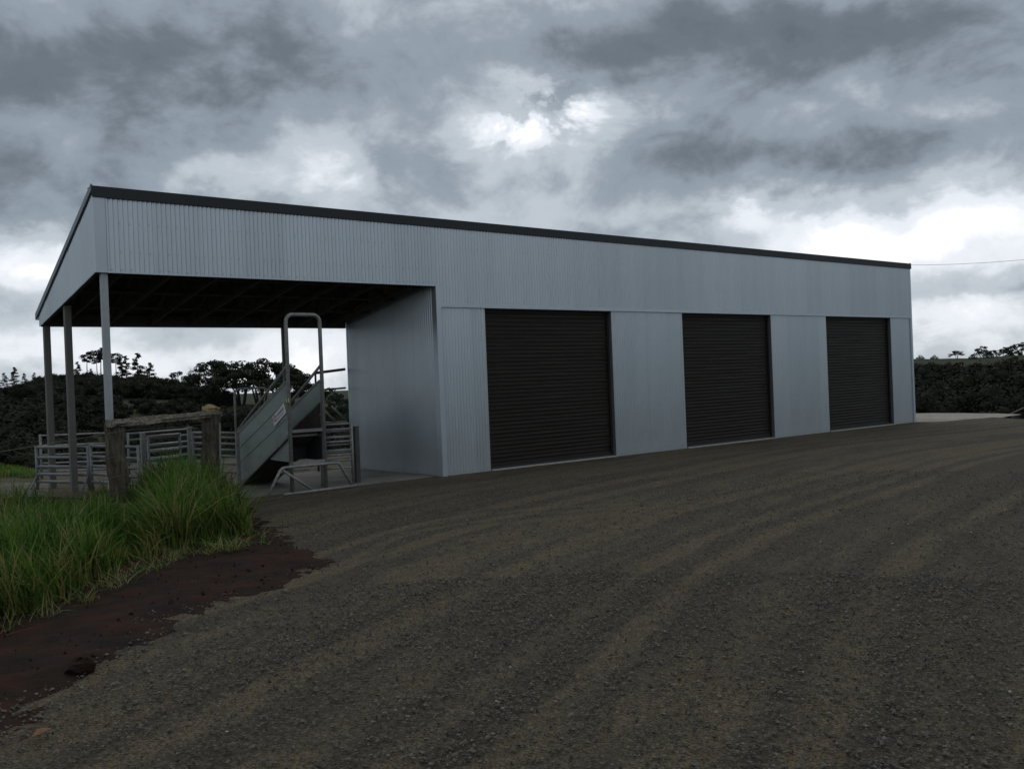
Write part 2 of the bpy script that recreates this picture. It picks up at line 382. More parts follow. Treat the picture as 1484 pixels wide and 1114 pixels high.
def height(th, d):
    """th: angle from the view axis, d: distance from the camera"""
    x = CAM[0] + d*(fh[0]*np.cos(th)+rh[0]*np.sin(th)); y = CAM[1] + d*(fh[1]*np.cos(th)+rh[1]*np.sin(th))
    tt = np.clip(th, TH[0], TH[-1]); wide = sstep(1.0, 1.6, np.abs(th))
    e = np.interp(th, ETH, EDI)*(1-wide) + 26*wide
    cz = np.interp(tt, TH, CZ)*(1-wide) + 4*wide; cdist = np.interp(tt, TH, CDI)*(1-wide) + 320*wide
    vd = e + 45; vz = -14.0
    z0 = gh(x, y) - .012
    drop = z0 + (vz-z0)*sstep(e, vd, d)
    t = np.clip((d-vd)/(cdist-vd), 0, 1)
    rise = vz + (cz-vz)*(t**.85)
    beyond = cz - 12*sstep(cdist, cdist+160, d) + 0*d
    far = (9 + 4*np.sin(th*7+1) + 3*np.sin(th*17))*sstep(700, 1500, d)
    z = np.where(d < vd, drop, np.where(d < cdist, rise, beyond + far))
    z = z + np.where(d > vd, 1.2*fbm(x*.02, y*.02, 5, 3)*sstep(vd, vd+40, d)*sstep(cdist+20, cdist-60, d), 0)
    return x, y, z, e
fine = np.radians(np.arange(-40, 40.01, .3)); th_all = np.concatenate([fine, np.radians(np.arange(43, 317.1, 3.5))])
th_all = (th_all + math.pi) % (2*math.pi) - math.pi; th_all = np.unique(np.round(th_all, 6))
def ring_mesh(name, dfun, nrad, m, zoff=0.0):
    Tn = len(th_all); _, _, _, e = height(th_all, np.full(Tn, 5.0))
    ds = dfun(e)                                # (nrad, Tn)
    xs, ys, zs, _ = height(np.broadcast_to(th_all, ds.shape), ds)
    v = np.stack([xs, ys, zs+zoff], -1).reshape(-1, 3)
    i = np.arange(nrad-1)[:, None]*Tn; j = np.arange(Tn)[None]; k = (j+1) % Tn
    f = np.stack([i+j, i+k, i+Tn+k, i+Tn+j], -1).reshape(-1, 4)[:, ::-1]
    return fastmesh(name, v, f, m, True)
NR = 150
yard = ring_mesh('gravel_yard', lambda e: .25 + (e*.985-.25)[None]*(np.linspace(0, 1, NR)[:, None]**1.7), NR, M['gravel'], .012)
tag(yard, kind='structure')
def tdist(e):
    a = np.linspace(.9, 1.0, 4)[:, None]*e[None]
    s = np.concatenate([np.linspace(2, 45, 12), np.linspace(52, 400, 60), np.geomspace(430, 4000, 26)])
    return np.concatenate([a, e[None]+s[:, None]], 0)
ground = ring_mesh('ground', tdist, 102, M['paddock'], -.03); tag(ground, kind='structure')

def inpoly(x, y, poly):
    ins = np.zeros(np.shape(x), bool); n = len(poly)
    for i in range(n):
        (x0, y0), (x1, y1) = poly[i], poly[(i+1) % n]
        c = ((y0 > y) != (y1 > y)); ins ^= c & (x < (x1-x0)*(y-y0)/((y1-y0)+1e-12)+x0)
    return ins
def sdist(x, y, poly):
    d = np.full(np.shape(x), 1e9); n = len(poly)
    for i in range(n):
        a, b = np.array(poly[i]), np.array(poly[(i+1) % n]); ab = b-a
        t = np.clip(((x-a[0])*ab[0]+(y-a[1])*ab[1])/(ab @ ab), 0, 1)
        d = np.minimum(d, np.hypot(x-a[0]-t*ab[0], y-a[1]-t*ab[1]))
    return np.where(inpoly(x, y, poly), d, -d)
def patch(name, poly, step, m, hfun, wob=.15, ws=1.5, seed=1):
    poly = [tuple(p[:2]) for p in poly]; P_ = np.array(poly)
    xs = np.arange(P_[:, 0].min()-.4, P_[:, 0].max()+.4, step); ys = np.arange(P_[:, 1].min()-.4, P_[:, 1].max()+.4, step)
    gx, gy = np.meshgrid(xs, ys); sd_ = sdist(gx, gy, poly) + wob*2*fbm(gx*ws, gy*ws, seed, 4)
    gz = gh(gx, gy) + hfun(sd_, gx, gy)
    ny, nx = gx.shape; idx = np.arange(ny*nx).reshape(ny, nx)
    q = np.stack([idx[:-1, :-1], idx[:-1, 1:], idx[1:, 1:], idx[1:, :-1]], -1).reshape(-1, 4)
    keep = sd_.ravel()[q].max(1) > -.12
    o = fastmesh(name, np.stack([gx, gy, gz], -1).reshape(-1, 3), q[keep], m, True); return tag(o, kind='structure')
soil_poly = [gp(*p) for p in ((486, 821), (420, 850), (350, 876), (250, 907), (120, 987), (0, 1045), (-150, 1110), (-330, 1100), (-400, 800), (-200, 752), (0, 742), (150, 736), (250, 724), (345, 722), (385, 760))]
patch('red_soil', soil_poly, .045, M['red_soil'], lambda s, x, y: np.clip(s*.12, -.035, .035) + .02*fbm(x*3, y*3, 4, 3) + .022*fbm(x*8, y*8, 14, 2), .15, 2.6, 2)
pale_poly = [(19.1, -.6), (21.5, -1.1), (24, -.9), (24.0, 2.2), (25, 8), (20, 9), (19.1, 4)]
patch('gravel_track', pale_poly, .15, M['palegravel'], lambda s, x, y: np.clip(s*.12, -.03, .05), .12, .7, 6)
lp = [gp(*p, z=.2)[:2] for p in ((-150, 722), (60, 722), (75, 700), (40, 698), (-150, 703))]
M['pathgravel'] = mat('worn_path', (.12, .11, .09), .95, 0, .1, .2, 3, (1, 1, 1), .3, 30, detail=9, cols=[(.07, .062, .05), (.12, .108, .09), (.16, .145, .12)])
patch('gravel_path', [lp[0], lp[1], lp[2], lp[3], lp[4]], .1, M['pathgravel'], lambda s, x, y: np.clip(s*.12, -.03, .035), .10, .7, 7)
# concrete floor under the open bay
slab = [(-5.0, .12), (0.0, .12), (0.0, 3.62), (-5.4, 3.62)]
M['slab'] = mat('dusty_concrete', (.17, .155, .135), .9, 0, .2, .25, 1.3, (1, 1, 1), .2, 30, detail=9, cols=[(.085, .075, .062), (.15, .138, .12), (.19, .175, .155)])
patch('concrete_floor', slab, .1, M['slab'], lambda s, x, y: np.clip(s*.5, -.03, .03), .05, 1.5, 8)

# ------------------------------------------------------------------ the shed
XL, XR, DP = -6.474, 18.857, 3.665
ZC, ZT, H1, ZBT, ZBB = 3.832, 5.145, 3.405, 3.487, 3.22
def ztop(y): return ZT + (ZBT-ZT)*y/DP
shed = thing('shed', (0, 0, 0), 'long grey corrugated farm shed with an open bay and three black roller doors', 'shed')
PITCH_C = .0762; AMP = .0112; SW = PITCH_C*10
def corr(width, z0f, z1f, mode, n=8):
    """one corrugated sheet, local: u along the sheet, v out of it; mode maps (u,v,z) to xyz"""
    k = max(1, int(round(width/PITCH_C*n))); us = np.linspace(0, width, k+1)
    vs, fs = [], []
    for u in us:
        v = AMP*math.sin(2*math.pi*u/PITCH_C) + .0035*(u/SW-.5)
        vs += [mode(u, v, z0f(u)), mode(u, v, z1f(u))]
    for i in range(k): fs.append((2*i, 2*i+2, 2*i+3, 2*i+1))
    return vs, fs
def front_run(x0, x1, z0, z1, y, share={}):
    x = x0
    while x < x1-1e-4:
        w = min(SW, x1-x); key = (round(w, 4), z0, z1)
        if key not in share:
            vs, fs = corr(w, lambda u: z0, lambda u: z1, lambda u, v, z: (u, -v, z))
            me = bpy.data.meshes.new('cladding_sheet'); me.from_pydata(vs, [], fs); me.materials.append(M['zinc'])
            me.polygons.foreach_set('use_smooth', [True]*len(fs)); me.update(); share[key] = me
        part('cladding_sheet', share[key], shed, (x, y - random.random()*.0015, 0)); x += w
YU, YLO = -.045, 0.0                                    # the upper band stands proud of the lower walls
front_run(XL+.17, -.02, ZC, ZT-.11, YU)
front_run(-.02, XR-.10, H1+.055, ZT-.11, YU)
DOORS = [(1.247, 4.988), (7.512, 11.228), (13.926, 17.598)]
front_run(.11, DOORS[0][0], -.06, H1+.02, YLO)
front_run(DOORS[0][1], 6.18, -.10, H1+.02, YLO); front_run(6.18, DOORS[1][0], -.04, H1+.02, YLO+.004)
front_run(DOORS[1][1], DOORS[2][0], -.06, H1+.02, YLO); front_run(DOORS[2][1], XR-.10, -.06, H1+.02, YLO)
def run_y(x, y0, y1, zb, zt_, sgn):                     # cladding running back from the front
    y = y0
    while y < y1-1e-4:
        w = min(SW, y1-y)
        vs, fs = corr(w, lambda u: zb(y+u), lambda u: zt_(y+u), lambda u, v, z: (x+sgn*v, y+u, z))
        MB().add(vs, fs).build('cladding_sheet', M['zinc'], shed, True); y += w
run_y(XL, .0, DP, lambda y: ZC+(ZBB-ZC)*y/DP, lambda y: ztop(y)-.03, 1)
run_y(0.0, .10, DP-.05, lambda y: -.06, lambda y: ztop(y)-.06, 1)
run_y(XR, .0, DP, lambda y: -.06, lambda y: ztop(y)-.03, 1)
m = MB(); m.box((.02, DP-.02, -.05), (XR-.02, DP, ZBT-.03)); m.build('back_wall', M['zinc'], shed)
m = MB(); m.box((XL+.02, DP-.02, ZBB), (.0, DP, ZBT-.03)); m.build('back_fascia', M['zinc'], shed)
# flashings
def corner(x0, x1, y0, y1, z0, z1, name='corner_flashing'):
    MB().box((x0, y0, z0), (x1, y1, z1)).build(name, M['flash'], shed)
corner(XL-.012, XL+.165, YU-.014, YU+.05, ZC-.012, ZT-.09)
corner(-.02, .10, YU-.016, .10, -.06, ZC+.01)
corner(XR-.10, XR+.012, YU-.014, .08, -.06, ZT-.09)
segs = [(.10, XR-.10)]
MB().box((.10, YU-.012, H1-.005), (XR-.10, .01, H1+.062)).build('head_flashing', M['flash'], shed)
MB().box((XL+.165, YU-.013, ZC-.016), (-.02, YU+.03, ZC+.004)).build('soffit_flashing', M['flash'], shed)
# roof, capping
m = MB(); y0, y1 = -.06, DP+.08
z0, z1 = ztop(y0), ztop(y1)
m.add([(XL-.01, y0, z0-.03), (XR+.01, y0, z0-.03), (XR+.01, y1, z1-.03), (XL-.01, y1, z1-.03), (XL-.01, y0, z0), (XR+.01, y0, z0), (XR+.01, y1, z1), (XL-.01, y1, z1)],
      [(0, 3, 2, 1), (4, 5, 6, 7), (0, 1, 5, 4), (1, 2, 6, 5), (2, 3, 7, 6), (3, 0, 4, 7)])
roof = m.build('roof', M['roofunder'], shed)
m = MB(); x = XL-.03
MB().box((XL-.03, -.085, ZT-.145), (6.9, -.062, ZT+.028)).build('roof_capping', M['cap'], shed)
MB().box((6.88, -.088, ZT-.142), (XR+.03, -.062, ZT+.03)).build('roof_capping', M['cap'], shed)
MB().box((XL-.03, -.0615, ZT+.012), (XR+.03, .16, ZT+.026)).build('capping_top', M['cap'], shed)
for xx in (XL-.045, XR+.015):
    m = MB(); h = .11
    ya, yb = -.06, DP+.10
    vs = [(xx, ya, ztop(ya)-h+.03), (xx+.03, ya, ztop(ya)-h+.03), (xx+.03, yb, ztop(yb)-h+.03), (xx, yb, ztop(yb)-h+.03)]
    vs += [(a, b, c+h) for a, b, c in vs]
    m.add(vs, [(0, 3, 2, 1), (4, 5, 6, 7), (0, 1, 5, 4), (1, 2, 6, 5), (2, 3, 7, 6), (3, 0, 4, 7)]); m.build('barge_capping', M['barge'], shed)
m = MB(); m.box((XL-.03, DP+.02, ZBT-.13), (XR+.03, DP+.14, ZBT-.02)); m.build('gutter', M['flash'], shed)
# roof frame of the open bay
for i in range(8):
    x = XL+.42+i*.80
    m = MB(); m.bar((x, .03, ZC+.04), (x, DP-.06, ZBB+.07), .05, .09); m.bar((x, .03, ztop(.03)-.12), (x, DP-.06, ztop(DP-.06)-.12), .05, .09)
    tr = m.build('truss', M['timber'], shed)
    for y in (.6, 1.25, 1.9, 2.55, 3.1):
        zb = ZC+(ZBB-ZC)*y/DP+.08; MB().bar((x, y, zb), (x, y, ztop(y)-.16), .05, .07, (0, 1, 0)).build('web', M['timber'], tr)
    for y, y2 in ((.62, 1.22), (1.27, 1.87), (1.92, 2.52)):
        zb = ZC+(ZBB-ZC)*y/DP+.09; MB().bar((x+.052, y, zb), (x+.052, y2, ztop(y2)-.17), .04, .06, (0, 1, 0)).build('web', M['timber'], tr)
for y in (.35, .95, 1.55, 2.2, 2.8, 3.35):
    MB().box((XL+.03, y-.02, ztop(y)-.075), (-.01, y+.02, ztop(y)-.034)).build('purlin', M['timber'], shed)
for y in (.55, 1.55, 2.6):
    z = ZC+(ZBB-ZC)*y/DP+.09; MB().box((XL+.03, y-.045, z), (-.01, y+.045, z+.04)).build('brace', M['timber'], shed)
MB().box((XL+.03, .0, ZC+.0), (-.03, .05, ZC+.16)).build('front_beam', M['post'], shed)
m = MB(); m.bar((XL+.06, .05, ZC+.08), (XL+.06, DP-.03, ZBB+.09), .05, .15); m.build('gable_beam', M['timber'], shed)
MB().box((XL+.03, DP-.075, ZBB+.01), (-.02, DP-.022, ZBT-.03)).build('back_beam', M['timber'], shed)
# posts of the open bay
bx = onplane(411, 520, 1, DP-.1)[0]
px1 = onplane(150.3, 405, 1, .06)[0]
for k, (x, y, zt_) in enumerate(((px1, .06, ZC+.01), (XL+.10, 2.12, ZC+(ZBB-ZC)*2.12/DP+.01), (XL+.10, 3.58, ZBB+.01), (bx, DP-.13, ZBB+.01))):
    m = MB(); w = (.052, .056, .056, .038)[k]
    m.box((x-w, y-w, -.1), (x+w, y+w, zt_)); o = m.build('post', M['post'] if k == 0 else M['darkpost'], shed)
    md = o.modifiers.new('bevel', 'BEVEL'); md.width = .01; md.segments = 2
# roller doors
for k, (xa, xb) in enumerate(DOORS):
    w = xb-xa
    m = MB(); rows = []
    z = .045; p = .0845
    prof = [(0, 0), (.18, 0), (.30, -.017), (.62, -.022), (.74, -.002), (.86, .004)]
    while z < H1-.02:
        for a, d in prof: rows.append((z+a*p, d))
        z += p
    vs, fs = [], []
    for i, (zz, d) in enumerate(rows):
        j = .0015*math.sin(i*.7)+.001*random.random()
        vs += [(xa+.01, .115+d+j, zz), ((xa+xb)/2, .113+d-j, zz), (xb-.01, .115+d+j, zz)]
    for i in range(len(rows)-1): fs += [(3*i, 3*i+1, 3*i+4, 3*i+3), (3*i+1, 3*i+2, 3*i+5, 3*i+4)]
    m.add(vs, fs)
    d = m.build('roller_door', M['door'], shed)
    d['label'] = ['largest looking roller door, nearest the open bay', 'middle of the three black roller doors', 'roller door nearest the far right end of the shed'][k]
    MB().box((xa+.03, .085, .022), (xb-.03, .15, .075)).build('bottom_rail', M['cap'], d)
    for g in (xa+.003, xb-.073): MB().box((g, .078, .02), (g+.07, .092, H1-.01)).build('guide_rail', M['door'], d)
    MB().box((xa+.01, .16, .02), (xb-.01, .18, H1-.02)).build('backing', M['cap'], d)
    for s, g in ((0, xa-.06), (1, xb)): MB().box((g if s == 0 else g-.014, .013, -.05), (g+.074 if s == 0 else g+.06, .20, H1-.006)).build('door_jamb', M['jamb'], shed)
    MB().box((xa+.015, .012, H1-.03), (xb-.015, .20, H1-.007)).build('door_head', M['cap'], shed)  # near-black colour paints the shadow at the top of the door opening
    m = MB(); m.box((xa+.015, -.06, -.05), (xb-.015, .24, .022)); m.build('door_sill', M['conc'], shed)
# screws
m = MB()
def screw(x, y, z):
    r = .0065
    vs = [(x+r*math.cos(a), y, z+r*math.sin(a)) for a in [k*math.pi/3 for k in range(6)]] + [(x, y-.007, z)]
    m.add(vs, [(k, (k+1) % 6, 6) for k in range(6)])
x = XL+.17+PITCH_C*.75
i = 0
while x < XR-.15:
    for z in ((ZC+.04 if x < 0 else H1+.10), ZC+.32, ZC+.78):
        if z > 0 and random.random() > .12: screw(x, YU-AMP, z+random.uniform(-.006, .006))
    x += PITCH_C*2
for a, b in ((.11, DOORS[0][0]), (DOORS[0][1], DOORS[1][0]), (DOORS[1][1], DOORS[2][0]), (DOORS[2][1], XR-.1)):
    x = a+PITCH_C*.75
    while x < b-.03:
        for z in (.25, 1.15, 1.95, 2.72):
            if random.random() > .15: screw(x, YLO-AMP, z+random.uniform(-.006, .006))
        x += PITCH_C*2
m.build('screws', M['screw'], shed, kind='stuff')

# ------------------------------------------------------------------ cattle loading ramp
RX0, RX1, RY0, RY1 = -3.30, -2.63, -.06, 2.26
ramp_t = thing('loading_ramp', ((RX0+RX1)/2, 1.1, 0), 'steel stock loading ramp with tall hooped frame under the open bay', 'loading ramp')
def hoop(x0, x1, y, z0, z1, r, rad=.13, n=6):
    pts = [(x0, y, z0), (x0, y, z1-rad)]
    for i in range(1, n+1):
        a = math.pi*.5*i/n; pts.append((x0+rad-rad*math.cos(a), y, z1-rad+rad*math.sin(a)))
    pts += [(x1-rad, y, z1)]
    for i in range(1, n+1):
        a = math.pi*.5*i/n; pts.append((x1-rad+rad*math.sin(a), y, z1-rad+rad*math.cos(a)))
    pts.append((x1, y, z0)); return MB().tube(pts, r, 10)
hoop(RX0, RX1, RY0, .0, 3.20, .036).build('front_hoop', M['dullgalv'], ramp_t, True)
hoop(RX0-.02, RX1+.02, RY1, .0, 1.92, .022).build('rear_hoop', M['dullgalv'], ramp_t, True)
DECK = 1.12; SL = (DECK-.05)/(RY1-.06)
def zdeck(y): return DECK - SL*max(0, y-.02)
for x, sg in ((RX0, -1), (RX1, 1)):
    m = MB(); t = .012
    prof = [(RY0+.02, DECK-.07), (RY0+.02, 2.00), (.10, 1.99), (RY1-.02, 1.04), (RY1-.02, .0), (RY1-.10, .0)]
    vs = [(x-t/2, y, z) for y, z in prof] + [(x+t/2, y, z) for y, z in prof]; n = len(prof)
    m.add(vs, [tuple(range(n)), tuple(range(n, 2*n))[::-1]] + [(i, i+n, (i+1) % n+n, (i+1) % n) for i in range(n)])
    sp = m.build('side_panel', M['panel'], ramp_t)
    for off in (.0, .30, .60):                                  # folded ribs following the slope
        MB().bar((x+sg*.012, .06, 1.95-off), (x+sg*.012, RY1-.04, 1.02-off*.95), .007, .020).build('panel_rib', M['panel'], sp)
    MB().bar((x, .02, 2.005), (x, RY1-.02, 1.05), .035, .035).build('top_rail', M['dullgalv'], sp)
    MB().bar((x+sg*.012, .0, DECK-.09), (x+sg*.012, RY1-.08, .02), .04, .06).build('bottom_rail', M['dullgalv'], sp)
    MB().tube([(x, RY0+.03, 2.28), (x, RY1, 1.07)], .026, 8).build('handrail', M['dullgalv'], ramp_t, True)
    if sg > 0:
        MB().tube([(x, RY1-.02, 0), (x, RY1-.02, 1.06)], .03, 8).build('rear_post', M['dullgalv'], ramp_t, True); continue
    m = MB(); vs = [(x-sg*.02, .01, DECK-.10), (x-sg*.02, .86, .58), (x-sg*.02, .01, .56)]
    vs += [(a-sg*.01, b, c) for a, b, c in vs]
    m.add(vs, [(0, 1, 2), (5, 4, 3), (0, 3, 4, 1), (1, 4, 5, 2), (2, 5, 3, 0)]); m.build('gusset_plate', M['panel'], ramp_t)
    MB().tube([(x, RY1-.02, 0), (x, RY1-.02, 1.06)], .03, 8).build('rear_post', M['dullgalv'], ramp_t, True)
xin = RX1-.02
MB().bar((xin, .02, 1.60), (xin-.012, RY1-.1, .66), .03, .035).build('inner_rail', M['galv'], ramp_t)
MB().bar((xin, .02, 1.38), (xin, 1.0, .92), .022, .035).build('inner_rail', M['dullgalv'], ramp_t)
m = MB(); vs = [(xin-.004, .03, 1.58), (xin-.004, RY1-.1, .64), (xin-.004, RY1-.1, .1), (xin-.004, .03, DECK)]; vs += [(a-.012, b, c) for a, b, c in vs]
m.add(vs, [(0, 1, 2, 3), (7, 6, 5, 4), (0, 4, 5, 1), (1, 5, 6, 2), (2, 6, 7, 3), (3, 7, 4, 0)]); m.build('inner_lining', M['rampdark'], ramp_t)
n = 16
for i in range(n):                                              # floor boards
    ya = .0+i*(RY1-.05)/n; yb = ya+(RY1-.05)/n-.012
    MB().bar(((RX0+RX1)/2, (ya+yb)/2, zdeck((ya+yb)/2)-.01), ((RX0+RX1)/2+1e-3, (ya+yb)/2, zdeck((ya+yb)/2)-.01), .01, .01) if 0 else None
    m = MB(); a, b = zdeck(ya), zdeck(yb)
    vs = [(RX0+.03, ya, a-.035), (RX1-.03, ya, a-.035), (RX1-.03, yb, b-.035), (RX0+.03, yb, b-.035)]; vs += [(p, q, r+.035) for p, q, r in vs]
    m.add(vs, [(0, 3, 2, 1), (4, 5, 6, 7), (0, 1, 5, 4), (1, 2, 6, 5), (2, 3, 7, 6), (3, 0, 4, 7)]); m.build('floor_board', M['rampdark'], ramp_t)
MB().box((RX0+.035, RY0-.02, DECK-.035), (RX1-.035, RY0+.05, DECK+.02)).build('deck_edge', M['galv'], ramp_t)
MB().box((RX1-.03, .0, .55), (RX1-.014, .62, DECK-.14)).build('inner_plate', M['cap'], ramp_t)
MB().box((RX0+.035, .10, DECK-.12), (RX1-.035, .14, DECK-.08)).build('cross_bar', M['dullgalv'], ramp_t)
MB().box((RX0-.03, RY0-.03, .49), (RX1+.03, RY0+.03, .57)).build('cross_bar', M['dullgalv'], ramp_t)
MB().box((RX0+.03, .50, .34), (RX1-.03, .53, .37)).build('cross_bar', M['dullgalv'], ramp_t)
MB().box((RX0+.03, .60, .55), (RX1-.012, .63, DECK-.30)).build('void_shade_sheet', M['cap'], ramp_t)  # near-black sheet paints in the shade of the void under the deck
# skid stand: bent tube with splayed legs, brace and ground runner
pts = [(-3.86, -.22, .0), (-3.555, -.13, .44), (-3.50, -.115, .478), (-3.44, -.11, .486), (-2.44, -.11, .486), (-2.385, -.11, .474), (-2.345, -.11, .43), (-2.10, -.12, .0)]
MB().tube(pts, .027, 10).build('skid_stand', M['dullgalv'], ramp_t, True)
MB().tube([(-3.50, -.13, .44), (-2.93, -.19, .02)], .025, 8).build('brace', M['dullgalv'], ramp_t, True)
MB().tube([(-3.55, -.24, .025), (-2.06, -.13, .03)], .026, 8).build('ground_runner', M['dullgalv'], ramp_t, True)
# sign on the near side panel
sx_ = RX0-.0075
def pp(px, py): return onplane(px, py, 0, RX0-.024)
c0 = [pp(394.5, 604), pp(411, 584), pp(414.5, 598), pp(397.5, 618)]
m = MB(); vs = [tuple(p) for p in c0]; vs += [(p[0]+.009, p[1], p[2]) for p in vs]
m.add(vs, [(0, 1, 2, 3), (7, 6, 5, 4), (0, 4, 5, 1), (1, 5, 6, 2), (2, 6, 7, 3), (3, 7, 4, 0)]); sg = m.build('maker_sign', M['sign'], ramp_t)
A, B, C, Dp = [np.array(p) for p in c0]
def sp_(u, v, o=.002): p = (A*(1-u)+B*u)*(1-v)+(Dp*(1-u)+C*u)*v; return (p[0]-o, p[1], p[2])
m = MB(); N = 20
ring = [sp_(.16+.13*math.cos(a)*.95, .38+.30*math.sin(a)) for a in [2*math.pi*k/N for k in range(N)]]
ring2 = [sp_(.16+.085*math.cos(a)*.95, .38+.19*math.sin(a)) for a in [2*math.pi*k/N for k in range(N)]]
m.add(ring+ring2, [(k, (k+1) % N, N+(k+1) % N, N+k) for k in range(N)])
m.add([sp_(.11, .50), sp_(.14, .55), sp_(.215, .28), sp_(.185, .23)], [(0, 1, 2, 3)]); m.build('emblem', M['red'], sg)
m = MB(); u = .34
for k in range(9):
    w_ = .036; h0 = .24+.02*(k % 2)
    m.add([sp_(u, h0), sp_(u+w_*.4, h0), sp_(u+w_*.4, .50), sp_(u, .50)], [(0, 1, 2, 3)])
    if k % 2 == 0: m.add([sp_(u+w_*.4, .35), sp_(u+w_, .35), sp_(u+w_, .43), sp_(u+w_*.4, .43)], [(0, 1, 2, 3)])
    m.add([sp_(u+w_*.9, .30), sp_(u+w_*1.25, .30), sp_(u+w_*1.25, .50), sp_(u+w_*.9, .50)], [(0, 1, 2, 3)])
    u += .064
m.build('lettering', M['ink'], sg)
m = MB()
for k in range(12): u = .2+k*.055; m.add([sp_(u, .68), sp_(u+.035, .68), sp_(u+.035, .76), sp_(u, .76)], [(0, 1, 2, 3)])
m.build('small_lettering', M['ink'], sg)
a = pp(415.2, 577); b = pp(418.6, 583)
m = MB(); m.box((a[0]-.004, min(a[1], b[1]), b[2]), (a[0]+.006, max(a[1], b[1])+.02, a[2])); tg = m.build('yellow_tag', M['yellow'], ramp_t)
m = MB(); m.box((a[0]-.004, min(a[1], b[1])+.01, b[2]-.055), (a[0]+.006, max(a[1], b[1])+.01, b[2]-.001)); m.build('latch', M['ink'], ramp_t)

# ------------------------------------------------------------------ yard panels
def yard_panel(p, q, ztp, rails, label, r=.022, mt='galv', base=None, feet=True, posts=(0, 1), rad_post=.026):
    p = np.array(p[:2]); q = np.array(q[:2])
    zb = base if base is not None else float(gh(*p))
    t = thing('stockyard_fence', (p[0], p[1], zb), label, 'stockyard fence', 'portable steel stock yard panels')
    for k, z in enumerate(rails):
        MB().tube([(p[0], p[1], z), (q[0], q[1], z)], r, 8, True, 1.25).build('rail', M[mt], t, True)
    for s in posts:
        e = p*(1-s)+q*s; zf = float(gh(*e))-.03
        MB().tube([(e[0], e[1], zf), (e[0], e[1], ztp+.03)], rad_post, 8).build('upright', M[mt], t, True)
    if feet:
        d = (q-p)/np.linalg.norm(q-p); nrm = np.array([-d[1], d[0]])
        for s in (0, 1):
            e = p*(1-s)+q*s; i = 1 if s == 0 else -1
            MB().tube([(e[0]+nrm[0]*-.16, e[1]+nrm[1]*-.16, float(gh(*e))), (e[0], e[1], float(gh(*e))+.30)], .014, 6).build('foot', M[mt], t, True)
    return t
def at2(px, depth): return at(px, hor(px), depth)
def zat(px, py, depth): return at(px, py, depth)[2]
A0, A1 = at2(49.5, 17.3), at2(124, 16.7)
rz = [zat(49, y, 17.3) for y in (648, 663, 676, 687, 697.5)]
yard_panel(A0, A1, rz[0], rz, 'galvanised five rail yard panel left of the strainer post, leftmost of the yard')
B0, B1 = at2(128.5, 16.6), at2(197, 15.6)
yard_panel(B0, B1, rz[0]+.02, [z+.02 for z in rz], 'galvanised rail panel running behind the left strainer post', feet=False)
yard_panel(at2(56, 20.5), at2(160, 20.5), 1.08, [1.08, .86, .66, .48, .30], 'dull rear yard panel seen through the rails of the leftmost panel', .016, 'dullgalv', feet=False)
C0, C1 = at2(183, 20.0), at2(271, 21.5)
yard_panel(C0, C1, zat(183, 629, 20), [zat(183, y, 20) for y in (629, 638, 648, 656, 668)], 'bright topped yard panel seen below the weathered fence rail', .02, 'galv', feet=False)
g0, g1 = at2(212, 19.0), at2(258, 19.6)
yard_panel(g0, g1, zat(212, 633, 19), [zat(212, y, 19) for y in (633, 646, 655, 667, 680)], 'small yard gate with a diagonal stay below the fence rail', .026, 'galv', feet=False)
E0, E1 = at2(277, 19.6), at2(345, 18.6)
yard_panel(E0, E1, zat(330, 627, 18.9), [zat(335, y, 18.8) for y in (627, 634, 643, 652, 661, 672, 684)], 'seven rail yard panel ending at the low end of the loading ramp', .02, 'galv', feet=False)
MBp = thing('yard_post', at2(272, 21.0)*np.array([1, 1, 0]), 'dark steel yard post standing at the right end of the bright rail', 'post', None)
e = at2(272, 21.0); MB().box((e[0]-.04, e[1]-.04, -.05), (e[0]+.04, e[1]+.04, zat(272, 621, 21))).build('post_shaft', M['dullgalv'], MBp)
MB().box((e[0]-.055, e[1]-.055, zat(272, 621, 21)), (e[0]+.055, e[1]+.055, zat(272, 621, 21)+.03)).build('post_cap', M['dullgalv'], MBp)
MBp = thing('yard_post', at2(204.5, 19.6)*np.array([1, 1, 0]), 'dark steel yard post with chain latch beside the left strainer post', 'post', None)
e = at2(204.5, 19.6); zt2 = zat(204, 627, 19.6)
MB().box((e[0]-.045, e[1]-.045, -.05), (e[0]+.045, e[1]+.045, zt2)).build('post_shaft', M['dullgalv'], MBp)
MB().tube([(e[0]+.06, e[1]-.05, zt2-.25), (e[0]-.02, e[1]-.08, .35)], .012, 6).build('latch_bar', M['galv'], MBp)
F0, F1 = at2(462, 17.6), at2(507, 17.9)
yard_panel(F0, F1, zat(480, 615, 17.7), [zat(480, y, 17.7) for y in (615, 622.5, 634, 640.5, 653, 660, 668, 679)], 'eight rail yard panel between the ramp and the side wall', .017, 'dullgalv', feet=False)
yard_panel(at2(468, 19.5), at2(506, 19.8), zat(480, 625, 19.6), [zat(480, y, 19.6) for y in (625, 633, 645, 656, 666)], 'rear rail panel behind the panel beside the side wall', .017, 'dullgalv', feet=False)
e = at2(513, 18.2); t_ = thing('yard_post', (e[0], e[1], 0), 'dark square yard post standing close against the side wall', 'post')
MB().box((e[0]-.045, e[1]-.045, -.02), (e[0]+.045, e[1]+.045, zat(513, 619, 18.2))).build('post_shaft', M['timber'], t_)
MB().box((e[0]-.05, e[1]-.05, zat(513, 619, 18.2)), (e[0]+.05, e[1]+.05, zat(513, 619, 18.2)+.02)).build('post_cap', M['timber'], t_)
e = at2(341, 18.3); t_ = thing('yard_post', (e[0], e[1], 0), 'dark post at the low end of the loading ramp', 'post')
MB().box((e[0]-.03, e[1]-.03, -.02), (e[0]+.03, e[1]+.03, zat(341, 628, 18.3))).build('post_shaft', M['dullgalv'], t_)
